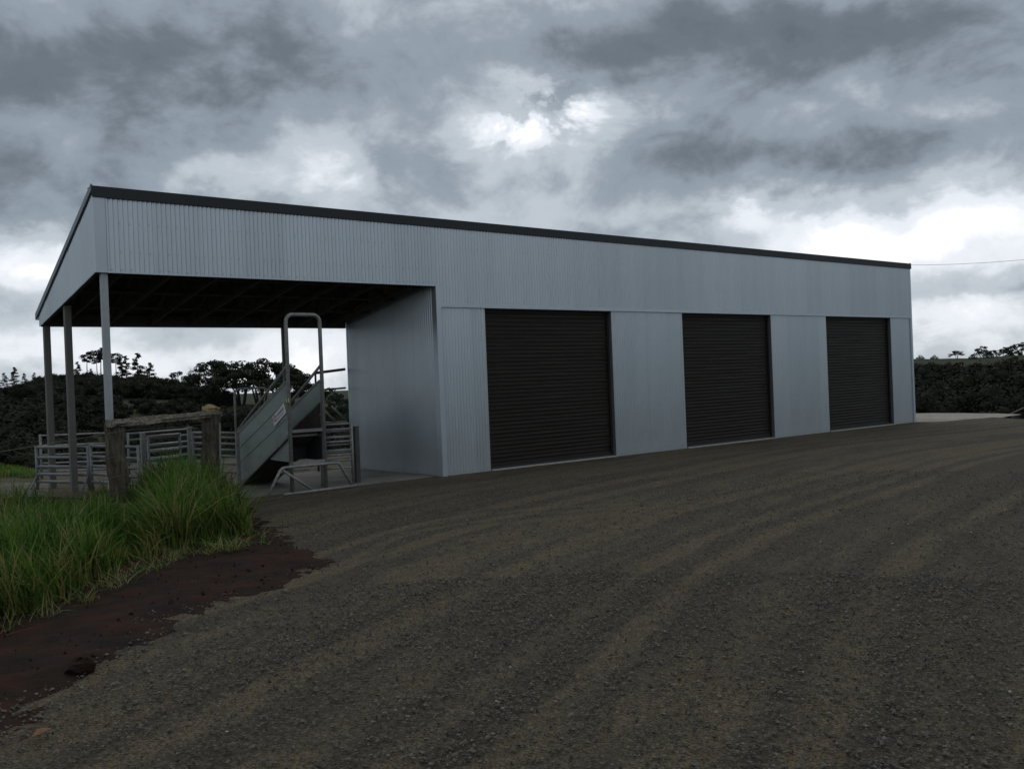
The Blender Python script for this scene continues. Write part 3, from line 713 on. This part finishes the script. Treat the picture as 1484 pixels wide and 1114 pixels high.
MB().box((e[0]-.038, e[1]-.038, zat(341, 628, 18.3)), (e[0]+.038, e[1]+.038, zat(341, 628, 18.3)+.02)).build('post_cap', M['dullgalv'], t_)
# raised drafting-race frame behind the right yard panel
q0 = at2(457, 21.0)
t_ = thing('race_frame', (q0[0], q0[1], 0), 'tall dark pipe frame with diagonal stays behind the ramp', 'gate frame')
def P3(px, py, d): return tuple(at(px, py, d))
MB().tube([P3(457, 540.5, 21), P3(499.5, 535, 21.75)], .032, 8).build('top_bar', M['timber'], t_, True)
MB().tube([P3(460, 565.5, 21), P3(500.5, 562, 21.75)], .022, 8).build('lower_bar', M['timber'], t_, True)
MB().tube([(q0[0], q0[1], -.05), P3(457, 540.5, 21)], .024, 8).build('upright', M['timber'], t_, True)
MB().tube([P3(470, 594, 21.2), P3(488, 613, 21.5)], .026, 8).build('stay', M['dullgalv'], t_, True)
MB().tube([P3(481, 589, 21.4), P3(501.5, 609, 21.7)], .026, 8).build('stay', M['dullgalv'], t_, True)
MB().tube([P3(457, 613, 21.0), P3(503, 611.3, 21.75)], .02, 8).build('lower_bar', M['dullgalv'], t_, True)

# ------------------------------------------------------------------ old timber fence
L = gp(176.5, 750); Rr = gp(308, 722)
fence = thing('strainer_fence', (L[0], L[1], 0), 'old timber strainer fence with weathered top rail and wires in long grass', 'fence')
def gnarly(pts, rad, n=14, rings=22, seed=0, flat=1.0, amp=.10):
    pts = np.array(pts, float); vs, fs = [], []; rr = random.Random(seed)
    d = pts[1]-pts[0]; d /= np.linalg.norm(d)
    ref = np.array([0, 0, 1.0]) if abs(d[2]) < .8 else np.array([1.0, 0, 0])
    a = np.cross(d, ref); a /= np.linalg.norm(a); b = np.cross(a, d)
    ang = [rr.uniform(-amp, amp) for _ in range(n)]
    for i in range(rings+1):
        t = i/rings; p = pts[0]*(1-t)+pts[1]*t
        for k in range(n):
            th = 2*math.pi*k/n; f_ = 1+ang[k]*.7+.4*amp*math.sin(3*th+t*4+seed)+rr.uniform(-.22, .22)*amp+amp*2.2*float(vnoise(t*7+seed, math.sin(th)*1.6+5))+amp*1.2*float(vnoise(t*19+seed, math.cos(th)*2.5+9))
            vs.append(p+rad*f_*(math.cos(th)*a+flat*math.sin(th)*b) + d*rr.uniform(-1, 1)*(.02 if i in (0, rings) else 0))
    for i in range(rings):
        for k in range(n): fs.append((i*n+k, i*n+(k+1) % n, (i+1)*n+(k+1) % n, (i+1)*n+k))
    fs += [tuple(range(n))[::-1], tuple(range(rings*n, (rings+1)*n))]
    return MB().add(vs, fs)
zL = at(172, 610, 14.5)[2]; zR = at(305, 600, 16.7)[2]
Lt = onplane(172, 610, 2, zL)[:2]; 
Lt = at(166.5, 610, 14.5); Rt = at(304, 600, 16.7)
gnarly([(L[0], L[1], -.2), (Lt[0], Lt[1], zL)], .138, seed=3, n=18, amp=.16).build('strainer_post', M['oldwood'], fence)
gnarly([(Rr[0], Rr[1], -.2), (Rt[0], Rt[1], zR)], .150, seed=5, n=18, amp=.22).build('strainer_post', M['oldwood'], fence)
ra = at(161, 614, 14.3); rb = at(319, 599, 16.9)
gnarly([ra, rb], .098, n=16, rings=60, seed=9, flat=.62, amp=.30).build('top_rail', M['railwood'], fence)
sp0 = gp(320, 722)
MB().bar((sp0[0], sp0[1], -.1), tuple(at(318, 613, 16.6)), .03, .035, (0, 1, 0)).build('picket', M['dullgalv'], fence)
nx = L + (L-Rr)/np.linalg.norm(L-Rr)*5.5
WL = [at(170, y, 14.3)[2] for y in (624, 659, 688, 711)]; WR = [at(305, y, 16.5)[2] for y in (613, 641, 666, 690)]
dv = (Rr-L)/np.linalg.norm(Rr-L); nv = np.array([dv[1], -dv[0], 0])*.17
for k in range(4):
    pts = []
    zN = WL[k]-.22
    for i in range(13):
        t = i/12; p = nx*(1-t)+L*t; pts.append((p[0]+nv[0]*t, p[1]+nv[1]*t, zN*(1-t)+WL[k]*t-.05*math.sin(math.pi*t)))
    for i in range(1, 9):
        t = i/8; p = L*(1-t)+Rr*t; pts.append((p[0]+nv[0], p[1]+nv[1], WL[k]*(1-t)+WR[k]*t-.02*math.sin(math.pi*t)))
    MB().tube(pts, .0024 if k else .0032, 5).build('wire', M['wire'], fence, True)
gnarly([(nx[0], nx[1], -.2), (nx[0], nx[1], 1.3)], .07, seed=13).build('line_post', M['oldwood'], fence)
# tan lump on the rail
lp_ = at(305, 592.5, 16.75)
def lump(name, c, r, m, seed, squash=(1, 1, 1), n=10, rings=7, amp=.22):
    rr = random.Random(seed); vs, fs = [], []
    for i in range(rings+1):
        ph = math.pi*i/rings
        for k in range(n):
            th = 2*math.pi*k/n; f_ = 1+rr.uniform(-amp, amp)
            vs.append((c[0]+r*f_*squash[0]*math.sin(ph)*math.cos(th), c[1]+r*f_*squash[1]*math.sin(ph)*math.sin(th), c[2]+r*f_*squash[2]*math.cos(ph)))
    for i in range(rings):
        for k in range(n): fs.append((i*n+k, (i+1)*n+k, (i+1)*n+(k+1) % n, i*n+(k+1) % n))
    mb = MB().add(vs, fs); o = thing_mesh(name, mb, m, (c[0], c[1], c[2]-r*squash[2])); return o
def thing_mesh(name, mb, m, loc):
    v = np.array(mb.v)-np.array(loc); mb.v = [tuple(p) for p in v]; o = mb.build(name, m); o.location = loc; return o
tag(lump('stone', lp_, .15, M['lump'], 4, (1.1, .8, .50)), 'rough orange tan lump resting on the right end of the weathered fence rail', 'stone')
rk = gp(117, 977)
tag(lump('dirt_clod', (rk[0], rk[1], gh(rk[0], rk[1])+.045), .075, M['red_soil'], 8, (1.25, 1, .8)), 'dark clod lying where the red soil meets the gravel', 'clod')
lf = gp(62, 1071)
m = MB(); zz = float(gh(lf[0], lf[1]))+.035
vs = [(lf[0]-.06, lf[1]-.02, zz), (lf[0]-.02, lf[1]+.035, zz+.02), (lf[0]+.055, lf[1]+.02, zz+.008), (lf[0]+.03, lf[1]-.035, zz+.025), (lf[0]-.03, lf[1]-.04, zz+.012), (lf[0], lf[1], zz+.03)]
m.add(vs, [(5, 0, 1), (5, 1, 2), (5, 2, 3), (5, 3, 4), (5, 4, 0)])
M['leaf'] = mat('dead_leaf', (.17, .085, .04), .8, 0, .2, .2, 30)
tag(m.build('dead_leaf', M['leaf']), 'curled orange brown dead leaf lying on the near gravel', 'leaf')

# ------------------------------------------------------------------ long grass
def grass(name, N, poly, hfun, lean=.5, w=.006, mats=(0.50, .32, .17), flop=None):
    poly = [tuple(p[:2]) for p in poly]; P_ = np.array(poly); lo, hi = P_.min(0), P_.max(0)
    # tufts
    pts = np.zeros((0, 2))
    while len(pts) < N:
        c = rng.uniform(lo, hi, (N//10, 2)); q = (c[:, None, :] + rng.normal(0, .06, (N//10, 16, 2))).reshape(-1, 2)
        q = q[inpoly(q[:, 0], q[:, 1], poly)]; pts = np.concatenate([pts, q])
    pts = pts[:N]; n = len(pts)
    h = hfun(pts)*rng.uniform(.35, 1.2, n)
    sdv = sdist(pts[:, 0], pts[:, 1], poly)
    ang = rng.uniform(0, 2*np.pi, n); ln = np.abs(rng.normal(lean*.6, lean*.45, n))
    dx, dy = np.cos(ang)*ln, np.sin(ang)*ln
    if flop is not None:
        k = np.exp(-np.maximum(sdv, 0)/.35)*flop; dx += -fh[0]*k*rng.uniform(.2, 1, n); dy += -fh[1]*k*rng.uniform(.2, 1, n)
    z0 = gh(pts[:, 0], pts[:, 1])
    sa = rng.uniform(0, 2*np.pi, n); sxv, syv = np.cos(sa), np.sin(sa); ww = w*rng.uniform(.6, 1.4, n)
    V = []
    for t, wf in ((0, 1), (.35, .95), (.7, .7), (1.0, .08)):
        cx = pts[:, 0]+dx*h*t**1.8; cy = pts[:, 1]+dy*h*t**1.8
        cz = z0 + h*(t - .28*np.minimum(np.hypot(dx, dy), 1.6)*t**2.2)
        for s in (-1, 1): V.append(np.stack([cx+s*sxv*ww*wf, cy+s*syv*ww*wf, cz], -1))
    V = np.stack(V, 1).reshape(-1, 3); b = np.arange(n)[:, None]*8
    f = np.concatenate([np.stack([b[:, 0]+i, b[:, 0]+i+1, b[:, 0]+i+3, b[:, 0]+i+2], -1) for i in (0, 2, 4)])
    clump = fbm(pts[:, 0]*1.1, pts[:, 1]*1.1, 21, 3)*.5
    r = rng.uniform(0, 1, n) + clump*1.1
    edge = np.exp(-np.maximum(sdv, 0)/.25)*.25
    mi = np.where(r > 1-mats[2]-edge, 2, np.where(r > mats[0]-edge*.5, 1, 0)); mi = np.concatenate([mi]*3)
    o = fastmesh(name, V, f, [M['grass1'], M['grass2'], M['grass3']], False, mi)
    return tag(o, kind='stuff')
gpoly = [gp(*p) for p in ((-200, 985), (-60, 930), (0, 905), (60, 890), (118, 856), (202, 818), (286, 788), (340, 783), (370, 781), (345, 740), (330, 725), (250, 722), (165, 735), (110, 762), (0, 778), (-200, 795))]
hx = np.array([-200, 0, 100, 145, 162, 190, 225, 250, 290, 330, 360, 384]); hv = np.array([.54, .54, .50, .42, .28, .30, .60, .74, .68, .52, .36, .2])
def hf(p):
    d = p-CAM[:2]; px = 742+F*(d @ rh)/(d @ fh); return np.interp(px, hx, hv)*np.clip(1+.9*fbm(p[:, 0]*1.6, p[:, 1]*1.6, 31, 3), .4, 1.5)
g = grass('long_grass', 26000, gpoly, hf, .60, .0085, flop=1.1); g['label'] = 'long green roadside grass round the old fence posts'
spoly = [gp(*p, z=.1) for p in ((-150, 703), (48, 699), (60, 690), (30, 682), (-150, 684))]
g = grass('short_grass', 9000, spoly, lambda p: np.full(len(p), .16), .6, .010, (.8, .14, .06))
hf2 = lambda p: np.full(len(p), .22)
# dry stalks lying over the soil edge
epoly = [gp(*p) for p in ((0, 935), (118, 885), (202, 842), (286, 812), (392, 792), (384, 779), (286, 786), (118, 853), (0, 903))]
g = grass('dry_stalks', 900, epoly, lambda p: np.full(len(p), .22), 1.6, .004, (.25, .35, .40))

# ------------------------------------------------------------------ loose stones
def stones(name, N, d0, d1, s0, s1, mt, pw=1.0, lift=.3, keep=None):
    d = np.sqrt(rng.uniform(d0**2, d1**2, N)); th = rng.uniform(-.60, .60, N)
    x = CAM[0]+d*(fh[0]*np.cos(th)+rh[0]*np.sin(th)); y = CAM[1]+d*(fh[1]*np.cos(th)+rh[1]*np.sin(th))
    v = y+.013*(x-10)**2
    dens = .5-1.0*tracks_np(x, y)+.9*fbm(x*.045, v*.62, 14, 4)+.5*fbm(x*.5, v*1.6, 15, 3)
    ok = (rng.uniform(0, 1, N) < np.clip(dens, .12, 1)) & (y < -.3)
    sds = sdist(x, y, [tuple(p[:2]) for p in soil_poly]); ok &= sds < ((.05+.70*rng.uniform(0, 1, N)**1.7) if keep is None else keep)
    x, y = x[ok], y[ok]; n = len(x)
    s = s0*(s1/s0)**(rng.uniform(0, 1, n)**2.0)
    base = np.array([(1, 0, 0), (-1, 0, 0), (0, 1, 0), (0, -1, 0), (0, 0, 1), (0, 0, -1)], float)
    fc = np.array([(0, 2, 4), (2, 1, 4), (1, 3, 4), (3, 0, 4), (2, 0, 5), (1, 2, 5), (3, 1, 5), (0, 3, 5)])
    V = base[None]*rng.uniform(.6, 1.25, (n, 6, 1)) + rng.normal(0, .16, (n, 6, 3))
    a = rng.uniform(0, 2*np.pi, n); ca, sa = np.cos(a)[:, None], np.sin(a)[:, None]
    V = np.stack([V[..., 0]*ca-V[..., 1]*sa, V[..., 0]*sa+V[..., 1]*ca, V[..., 2]*rng.uniform(.5, .85, (n, 1))], -1)*(s[:, None, None]*.5)
    z = gh(x, y)+.012+s*.5*lift
    V = V+np.stack([x, y, z], -1)[:, None, :]
    f = (np.arange(n)[:, None, None]*6+fc[None]).reshape(-1, 3)
    return tag(fastmesh(name, V.reshape(-1, 3), f, mt, False), kind='stuff')
stones('loose_stones', 110000, 3.2, 9.0, .008, .034, M['stone'])
stones('loose_gravel', 50000, 8.5, 18, .014, .036, M['stone'])
M['soilclod'] = mat('soil_clod', (.03, .014, .01), .95, 0, .1, .3, 20, (1, 1, 1), cols=[(.012, .008, .007), (.028, .013, .010), (.05, .02, .014)])
def clods(N):
    P_ = np.array([tuple(p[:2]) for p in soil_poly]); q = rng.uniform(P_.min(0), P_.max(0), (N, 2))
    q = q[inpoly(q[:, 0], q[:, 1], [tuple(p) for p in P_])]; dd = sdist(q[:, 0], q[:, 1], [tuple(p) for p in P_]); n = len(q)
    s_ = .008*(5.5)**(rng.uniform(0, 1, n)**3); base = np.array([(1, 0, 0), (-1, 0, 0), (0, 1, 0), (0, -1, 0), (0, 0, 1), (0, 0, -1)], float)
    fc = np.array([(0, 2, 4), (2, 1, 4), (1, 3, 4), (3, 0, 4), (2, 0, 5), (1, 2, 5), (3, 1, 5), (0, 3, 5)])
    V = (base[None]*rng.uniform(.6, 1.25, (n, 6, 1))+rng.normal(0, .18, (n, 6, 3)))*(s_[:, None, None]*.5)
    z = gh(q[:, 0], q[:, 1])+np.clip(dd*.12, -.02, .035)+s_*.1
    V = V+np.stack([q[:, 0], q[:, 1], z], -1)[:, None]
    return tag(fastmesh('soil_clods', V.reshape(-1, 3), (np.arange(n)[:, None, None]*6+fc[None]).reshape(-1, 3), M['soilclod']), kind='stuff')
clods(6500)
M['palestone'] = mat('pale_chip', (.36, .33, .28), .9, 0, .2, .3, 9)
stones('pale_chips', 420, 3.2, 20, .010, .028, M['palestone'], keep=5)

# ------------------------------------------------------------------ bush and trees
def leafcloud(centres, radii, per, size, flat=.75, seed=0, jit=.45):
    r = np.random.default_rng(seed); V = []
    for c, rad in zip(centres, radii):
        n = per; u = r.normal(0, 1, (n, 3)); u /= np.linalg.norm(u, axis=1)[:, None]
        rr = rad*r.uniform(.5, 1.0, n)**.4
        p = np.array(c)+u*rr[:, None]*np.array([1, 1, flat])
        nn = u + r.normal(0, jit, (n, 3)); nn /= np.linalg.norm(nn, axis=1)[:, None]
        a = np.cross(nn, r.normal(0, 1, (n, 3))); a /= np.linalg.norm(a, axis=1)[:, None]
        b = np.cross(nn, a)
        s = size*r.uniform(.5, 1.3, (n, 1))
        V.append(np.stack([p-a*s-b*s*.6, p-b*s*.1+a*s*.9-b*s*.5, p+a*s*.8+b*s*.6, p-a*s*.7+b*s*.7], 1))
    V = np.concatenate(V).reshape(-1, 3); f = np.arange(len(V)).reshape(-1, 4); return V, f
def hit(px, py, d0=60, d1=420, n=140):
    """distance at which the view ray meets the far hillside"""
    r = ray(px, py); ts = np.linspace(d0, d1, n); pts = CAM+ts[:, None]*r
    rel = pts[:, :2]-CAM[:2]; th = np.arctan2(rel @ rh, rel @ fh); d = np.hypot(rel[:, 0], rel[:, 1])
    z = height(th, d)[2]; below = pts[:, 2] < z
    return pts[below.argmax()] if below.any() else None
def core(c, rad, flat, r, nt_=9, nr=5):
    """lumpy inner mass of one crown clump, as quads"""
    P = np.zeros((nr+1, nt_, 3))
    for i in range(nr+1):
        ph = math.pi*(i+.15)/(nr+.3)
        for k in range(nt_):
            t = 2*math.pi*k/nt_; f_ = rad*r.uniform(.45, .70)
            P[i, k] = (c[0]+f_*math.sin(ph)*math.cos(t), c[1]+f_*math.sin(ph)*math.sin(t), c[2]+flat*f_*math.cos(ph))
    Q = [np.stack([P[i, k], P[i+1, k], P[i+1, (k+1) % nt_], P[i, (k+1) % nt_]]) for i in range(nr) for k in range(nt_)]
    return np.concatenate(Q)
temps = []
for k in range(5):
    r = np.random.default_rng(50+k)
    cs = [(r.uniform(-.6, .6), r.uniform(-.6, .6), r.uniform(.25, .85)) for _ in range(6)]; rs = r.uniform(.35, .62, 6)
    temps.append(np.concatenate([leafcloud(cs, rs, 84, .050, .8, 60+k, .22)[0]] + [core(c, q, .8, r) for c, q in zip(cs, rs)]))
def scrub(name, spots):
    Vs = []
    for i, (p, s) in enumerate(spots):
        a = random.uniform(0, 6.28); t = temps[i % 5]; c, sn = math.cos(a), math.sin(a)
        q = np.stack([t[:, 0]*c-t[:, 1]*sn, t[:, 0]*sn+t[:, 1]*c, t[:, 2]*random.uniform(.7, 1.15)], -1)*s
        Vs.append(q+np.array(p)-np.array([0, 0, .15*s]))
    V = np.concatenate(Vs); return tag(fastmesh(name, V, np.arange(len(V)).reshape(-1, 4), M['leafbush'], False), kind='stuff')
FIELD = [(112, 574), (165, 576), (250, 581), (310, 588), (310, 596), (262, 592), (190, 587), (118, 582)]
FIELD2 = [(1325, 522), (1400, 526), (1484, 516), (1484, 530), (1440, 531), (1400, 535), (1325, 540)]
spots = []
for px, py, n in [(rng.uniform(-260, 520, 900), None, 0)]:
    for x in px:
        top = np.interp(x, PXS, CY); y = top + 2 + (700-top)*random.random()**1.25
        if inpoly(np.array(x), np.array(y), FIELD) and random.random() > .04: continue
        if x > 312 and y < 604: continue
        p = hit(x, y)
        if p is None: continue
        dd_ = float((p-CAM) @ fw)
        spots.append((p, min(max(.6, (y-top+3)*dd_/F/1.1), random.uniform(2.4, 5.2)*(.6 if 110 < x < 340 and y > 586 else 1)*min(1, .42+(y-top)/28))))
for x in rng.uniform(55, 330, 420):                             # dark belt of bush under the ridge line
    top = np.interp(x, PXS, CY); y = top + 3 + (np.interp(x, (55, 330), (575, 590))-top-3)*random.random()
    p = hit(x, y)
    if p is not None and not inpoly(np.array(x), np.array(y), FIELD): spots.append((p, random.uniform(1.8, 3.4)))
scrub('hillside_scrub', spots)
spots = []
for x in rng.uniform(1200, 1760, 460):
    top = np.interp(x, PXS, CY); y = top + (13 if x < 1402 or x > 1445 else 5) + (625-top)*random.random()
    if inpoly(np.array(x), np.array(y), FIELD2) and random.random() > .02: continue
    p = hit(x, y)
    if p is None: continue
    dd_ = float((p-CAM) @ fw)
    spots.append((p, min(max(.5, (y-top-4)*dd_/F/1.15), .034*dd_, random.choice((2.4, 3.2, 4.2, 6.5, 8.0))*random.uniform(.85, 1.15)*min(1, .22+(y-top)/42))))
scrub('valley_scrub', spots)

def tree_obj(name, base, tmesh, cmesh, label, cat, group, scale=1.0, rot=None, zs=1.0):
    t = thing(name, tuple(base), label, cat, group); t.scale = (scale, scale, scale*zs); t.rotation_euler.z = random.uniform(0, 6.28) if rot is None else rot
    part('trunk', tmesh, t); part('crown', cmesh, t); return t
def mesh_of(o):
    me = o.data; bpy.data.objects.remove(o); return me
def pine_mesh(seed, umbrella):
    """unit-height pine: bare pole, tufted layered branches up top"""
    r = random.Random(seed); m = MB()
    bend = r.uniform(-.03, .03)
    def tr(z): return np.array([bend*math.sin(z*2.2), .02*math.sin(z*3+seed), z])
    m.tube([tr(z) for z in np.linspace(-.05, .96, 9)], [.018*(1-.75*i/8) for i in range(9)], 6)
    cs, rs = [], []
    start = .62 if umbrella else .22
    n = 15 if umbrella else 22
    for i in range(n):
        z = start+(.97-start)*(i+r.random()*.8)/n
        if umbrella: ln = .20*(1-.5*abs((z-.84)/.16)) if z > .72 else .10
        else: ln = .19*(1-(z-start)/(1-start))**.8*r.uniform(.45, 1.1)+.03
        a = r.uniform(0, 6.28); p = tr(z); q = p+np.array([math.cos(a)*ln, math.sin(a)*ln, ln*r.uniform(-.05, .30)])
        m.tube([p, q], [.006, .003], 4)
        cs.append(p+(q-p)*.9); rs.append(.035+.25*ln); 
        if ln > .09: cs.append(p+(q-p)*.55+np.array([0, 0, .012])); rs.append(.03+.18*ln)
    cs.append(tr(.97)); rs.append(.04)
    V, f = leafcloud(cs, rs, 54, .014, .62, seed)
    return mesh_of(m.build('trunk', M['bark'], None, True)), mesh_of(fastmesh('crown', V, f, M['leafpine']))
pines = [pine_mesh(s, u) for s, u in ((1, True), (2, True), (3, False), (4, False), (5, False))]
# px, base y, top y, template, label
PINE = [(128, 548, 511, 0, 'flat topped pine at the left of the ridge row between the canopy posts'),
        (142, 548, 513, 1, 'thin layered pine second in the ridge row between the canopy posts'),
        (148, 549, 505, 0, 'tallest pine on the ridge partly behind the front canopy post'),
        (168, 550, 513, 1, 'flat headed pine just right of the front canopy post'),
        (176, 551, 518, 2, 'slim pine right of the front canopy post, shorter than its neighbour'),
        (184, 552, 516, 4, 'layered pine midway between front canopy post and the airy pine'),
        (201, 560, 513, 3, 'airy sparse pine standing alone on the falling ridge'),
        (219, 564, 526, 2, 'dense bushy pine, rightmost of the ridge row'),
        (113, 551, 524, 3, 'short bushy pine just right of the middle canopy post'),
        (132, 549, 533, 4, 'small young pine under the flat topped pines'),
        (22, 562, 532, 2, 'tall dark pine at far left, highest of the left clump'),
        (7, 565, 540, 3, 'dark pine at the left edge of the photo'),
        (36, 560, 540, 4, 'pine right of the highest one in the far left clump'),
        (50, 556, 539, 3, 'thin pine on the far left skyline next to the rear post'),
        (58, 555, 543, 4, 'smallest skyline pine beside the rear canopy post'),
        (-30, 566, 536, 2, 'pine beyond the left edge of the photo')]
for px, yb, yt, k, lab in PINE[:-1]:
    b = at(px, yb+2, 328); h = (yb-yt)/F*328
    tree_obj('pine_tree', b, *pines[k], lab, 'pine tree', 'pines along the ridge', h*1.35, None, .80)
def broad_mesh(seed, spread=.55, n=26, flat=.5, trunks=3, low=.5, per=150, leaf=.017):
    r = random.Random(seed); m = MB(); cs, rs = [], []
    for k in range(trunks):
        a = 6.28*k/trunks+r.uniform(-.4, .4); e = np.array([math.cos(a)*spread*.5, math.sin(a)*spread*.5, low+.2])
        m.tube([(math.cos(a)*.05, math.sin(a)*.05, -.06), e*np.array([.35, .35, .55]), e], [.022, .016, .008], 6)
        for j in range(3):
            q = e+np.array([r.uniform(-.2, .2), r.uniform(-.2, .2), r.uniform(.08, .22)]); m.tube([e*np.array([.7, .7, .8]), q], [.009, .004], 4)
    for i in range(n):
        a = r.uniform(0, 6.28); d = spread*math.sqrt(r.random()); z = low+(1-low)*(.72*(1-(d/spread)**2)+.0)+r.uniform(-.12, .08)
        cs.append((math.cos(a)*d, math.sin(a)*d, z)); rs.append(r.uniform(.08, .17))
    V, f = leafcloud(cs, rs, per, leaf, flat, seed)
    return mesh_of(m.build('trunk', M['bark'], None, True)), mesh_of(fastmesh('crown', V, f, M['leafbroad']))
br = [broad_mesh(11, .60, 34, .5, 3, .45), broad_mesh(12, .75, 44, .5, 5, .42), broad_mesh(13, .55, 40, .7, 3, .15), broad_mesh(14, .85, 50, .5, 6, .42)]
BROAD = [(262, 576, 537, 2, 'rounded dark tree left of the bare trunks on the saddle', 300),
         (244, 574, 546, 2, 'low rounded tree at the left of the saddle clump', 300),
         (285, 580, 548, 2, 'dark tree in front of the thin bare trunks', 290),
         (315, 582, 526, 0, 'tall spreading tree with a tufted top above the tan lump', 250),
         (316, 584, 553, 2, 'small dense tree under the tufted spreading tree', 245),
         (350, 586, 530, 1, 'spreading tree with several bare pale trunks left of the ramp', 245),
         (378, 588, 525, 3, 'widest dome shaped tree directly left of the ramp frame', 245),
         (404, 589, 531, 1, 'spreading tree behind the top of the ramp side panel', 245),
         (432, 590, 545, 2, 'rounded tree seen between the uprights of the ramp', 245),
         (495, 612, 570, 2, 'dark tree seen through the tall pipe frame', 130),
         (478, 586, 560, 2, 'small tree on the skyline behind the pipe frame', 240)]
for px, yb, yt, k, lab, dp in BROAD:
    b = at(px, yb+2, dp); h = (yb-yt)/F*dp
    tree_obj('broadleaf_tree', b, *br[k], lab, 'tree', 'dark trees on the saddle', h*1.25, None, .96)
# thin dead trees
def dead(px, yb, yt, dp, lab, seed):
    r = random.Random(seed); h = (yb-yt)/F*dp; t = thing('bare_tree', tuple(at(px, yb, dp)), lab, 'tree', 'bare trunks on the saddle')
    m = MB(); m.tube([(0, 0, -.5), (.1, 0, h*.5), (r.uniform(-.3, .3), 0, h)], [.14, .09, .03], 6)
    o = m.build('trunk', M['bark']); o.parent = t
    m = MB()
    for i in range(7):
        z = h*r.uniform(.4, .95); a = r.uniform(0, 6.28); l_ = h*r.uniform(.08, .2)
        m.tube([(.05, 0, z), (math.cos(a)*l_*.5, math.sin(a)*l_*.5, z+l_*.9)], [.05, .02], 4)
    o = m.build('branches', M['bark']); o.parent = t
dead(278, 572, 532, 290, 'left one of the thin bare trees on the saddle', 1); dead(284, 574, 536, 290, 'right one of the thin bare trees on the saddle', 2)
RB = [(1423, 540, 503, 2, 'big dark rounded tree on the right hillside crest', 296), (1408, 541, 515, 2, 'left shoulder tree of the big dark crest clump', 292),
      (1440, 538, 509, 0, 'tree with a leaning pale branch right of the big crest tree', 296), (1387, 521, 510, 0, 'tiny lone tree on the right skyline', 300),
      (1334, 524, 515, 2, 'low tree on the skyline beside the shed corner', 300), (1354, 521, 515, 2, 'faint low tree on the right skyline between shed and lone tree', 300),
      (1456, 516, 504, 2, 'dark skyline tree left of the layered one at right edge', 302), (1470, 515, 505, 2, 'skyline tree just left of the layered one at right edge', 302),
      (1479, 514, 499, 1, 'layered tree highest on the skyline at right edge', 302),
      (1474, 545, 519, 2, 'dark tree below the green strip at right edge', 280), (1350, 560, 530, 2, 'shaded tree on the slope behind the shed corner', 260),
      (1385, 566, 534, 2, 'dark tree mid slope below the lone skyline tree', 250)]
for px, yb, yt, k, lab, dp in RB:
    gy = float(np.interp(px, PXS, CY))
    if yb < gy+30 and dp > 285: yb = gy+2; b = at(px, yb, dp)
    else:
        b = hit(px, yb); b = at(px, yb, dp) if b is None else b; dp = float((b-CAM) @ fw)
    h = max(4, yb-yt)/F*dp*1.28
    tree_obj('broadleaf_tree', b, *br[k], lab, 'tree', 'dark trees on the right hillside', h*1.2, None, 1/1.2)
# individual shrubs along the paddock edge
SH = [(150, 598, 579, 'round shrub under the paddock left of the front canopy post', 230), (182, 597, 582, 'dark shrub at the paddock edge right of the front canopy post', 225),
      (207, 600, 583, 'olive shrub on the paddock edge above the fence rail', 220), (224, 600, 584, 'dark pair shrub at left in the paddock', 215), (240, 603, 585, 'dark pair shrub at right in the paddock', 215),
      (268, 606, 590, 'low shrub left of the tan lump', 205), (322, 612, 580, 'dense dark shrub right of the tan lump', 190), (352, 616, 596, 'shrub behind the low end of the ramp', 180)]
for px, yb, yt, lab, dp in SH:
    h = hit(px, yb); b = h if h is not None else at(px, yb, dp); dd = (b-CAM) @ fw
    tree_obj('shrub', b, *br[2], lab, 'shrub', 'shrubs along the paddock edge', (yb-yt)/F*dd, None, .9)
# hut on the ridge
hb = at(91, 549, 326); t_ = thing('hut', tuple(hb), 'tiny dark hut on the ridge between the two left posts', 'hut')
o = MB().box((-1.2, -1.2, -1.4), (1.2, 1.2, .1)).build('wall', M['hut']); o.parent = t_
o = MB().add([(-1.5, -1.5, .1), (1.5, -1.5, .1), (1.5, 1.5, .1), (-1.5, 1.5, .1), (-1.5, 0, .6), (1.5, 0, .6)], [(0, 1, 5, 4), (2, 3, 4, 5), (0, 4, 3), (1, 2, 5), (3, 2, 1, 0)]).build('roof', M['hut']); o.parent = t_

# ------------------------------------------------------------------ overhead line and guy
a, b = at(1150, 378, 95), at(1760, 340, 70)
pts = [a*(1-t)+b*t-np.array([0, 0, 1.2*math.sin(math.pi*t)]) for t in np.linspace(0, 1, 14)]
o = MB().tube(pts, .015, 5).build('power_line', M['cable'], None, True); tag(o, 'thin dark overhead cable crossing the sky right of the shed', 'cable')
a, b = at(1447, 607.5, 33.5), at(1640, 520, 33.5)
o = MB().tube([a, b], .022, 6).build('guy_wire', M['galv'], None, True); tag(o, 'pale guy wire rising to the right from the yard edge', 'guy wire')
pb = at(1640, 520, 33.5); t_ = thing('power_pole', (pb[0], pb[1], -4), 'timber power pole holding the guy wire beyond the right edge', 'pole')
MB().tube([(pb[0], pb[1], -5), (pb[0], pb[1], 7.5)], [.16, .12], 10).build('pole_shaft', M['oldwood'], t_, True)
MB().box((pb[0]-1.1, pb[1]-.05, 7.0), (pb[0]+1.1, pb[1]+.05, 7.12)).build('crossarm', M['oldwood'], t_)
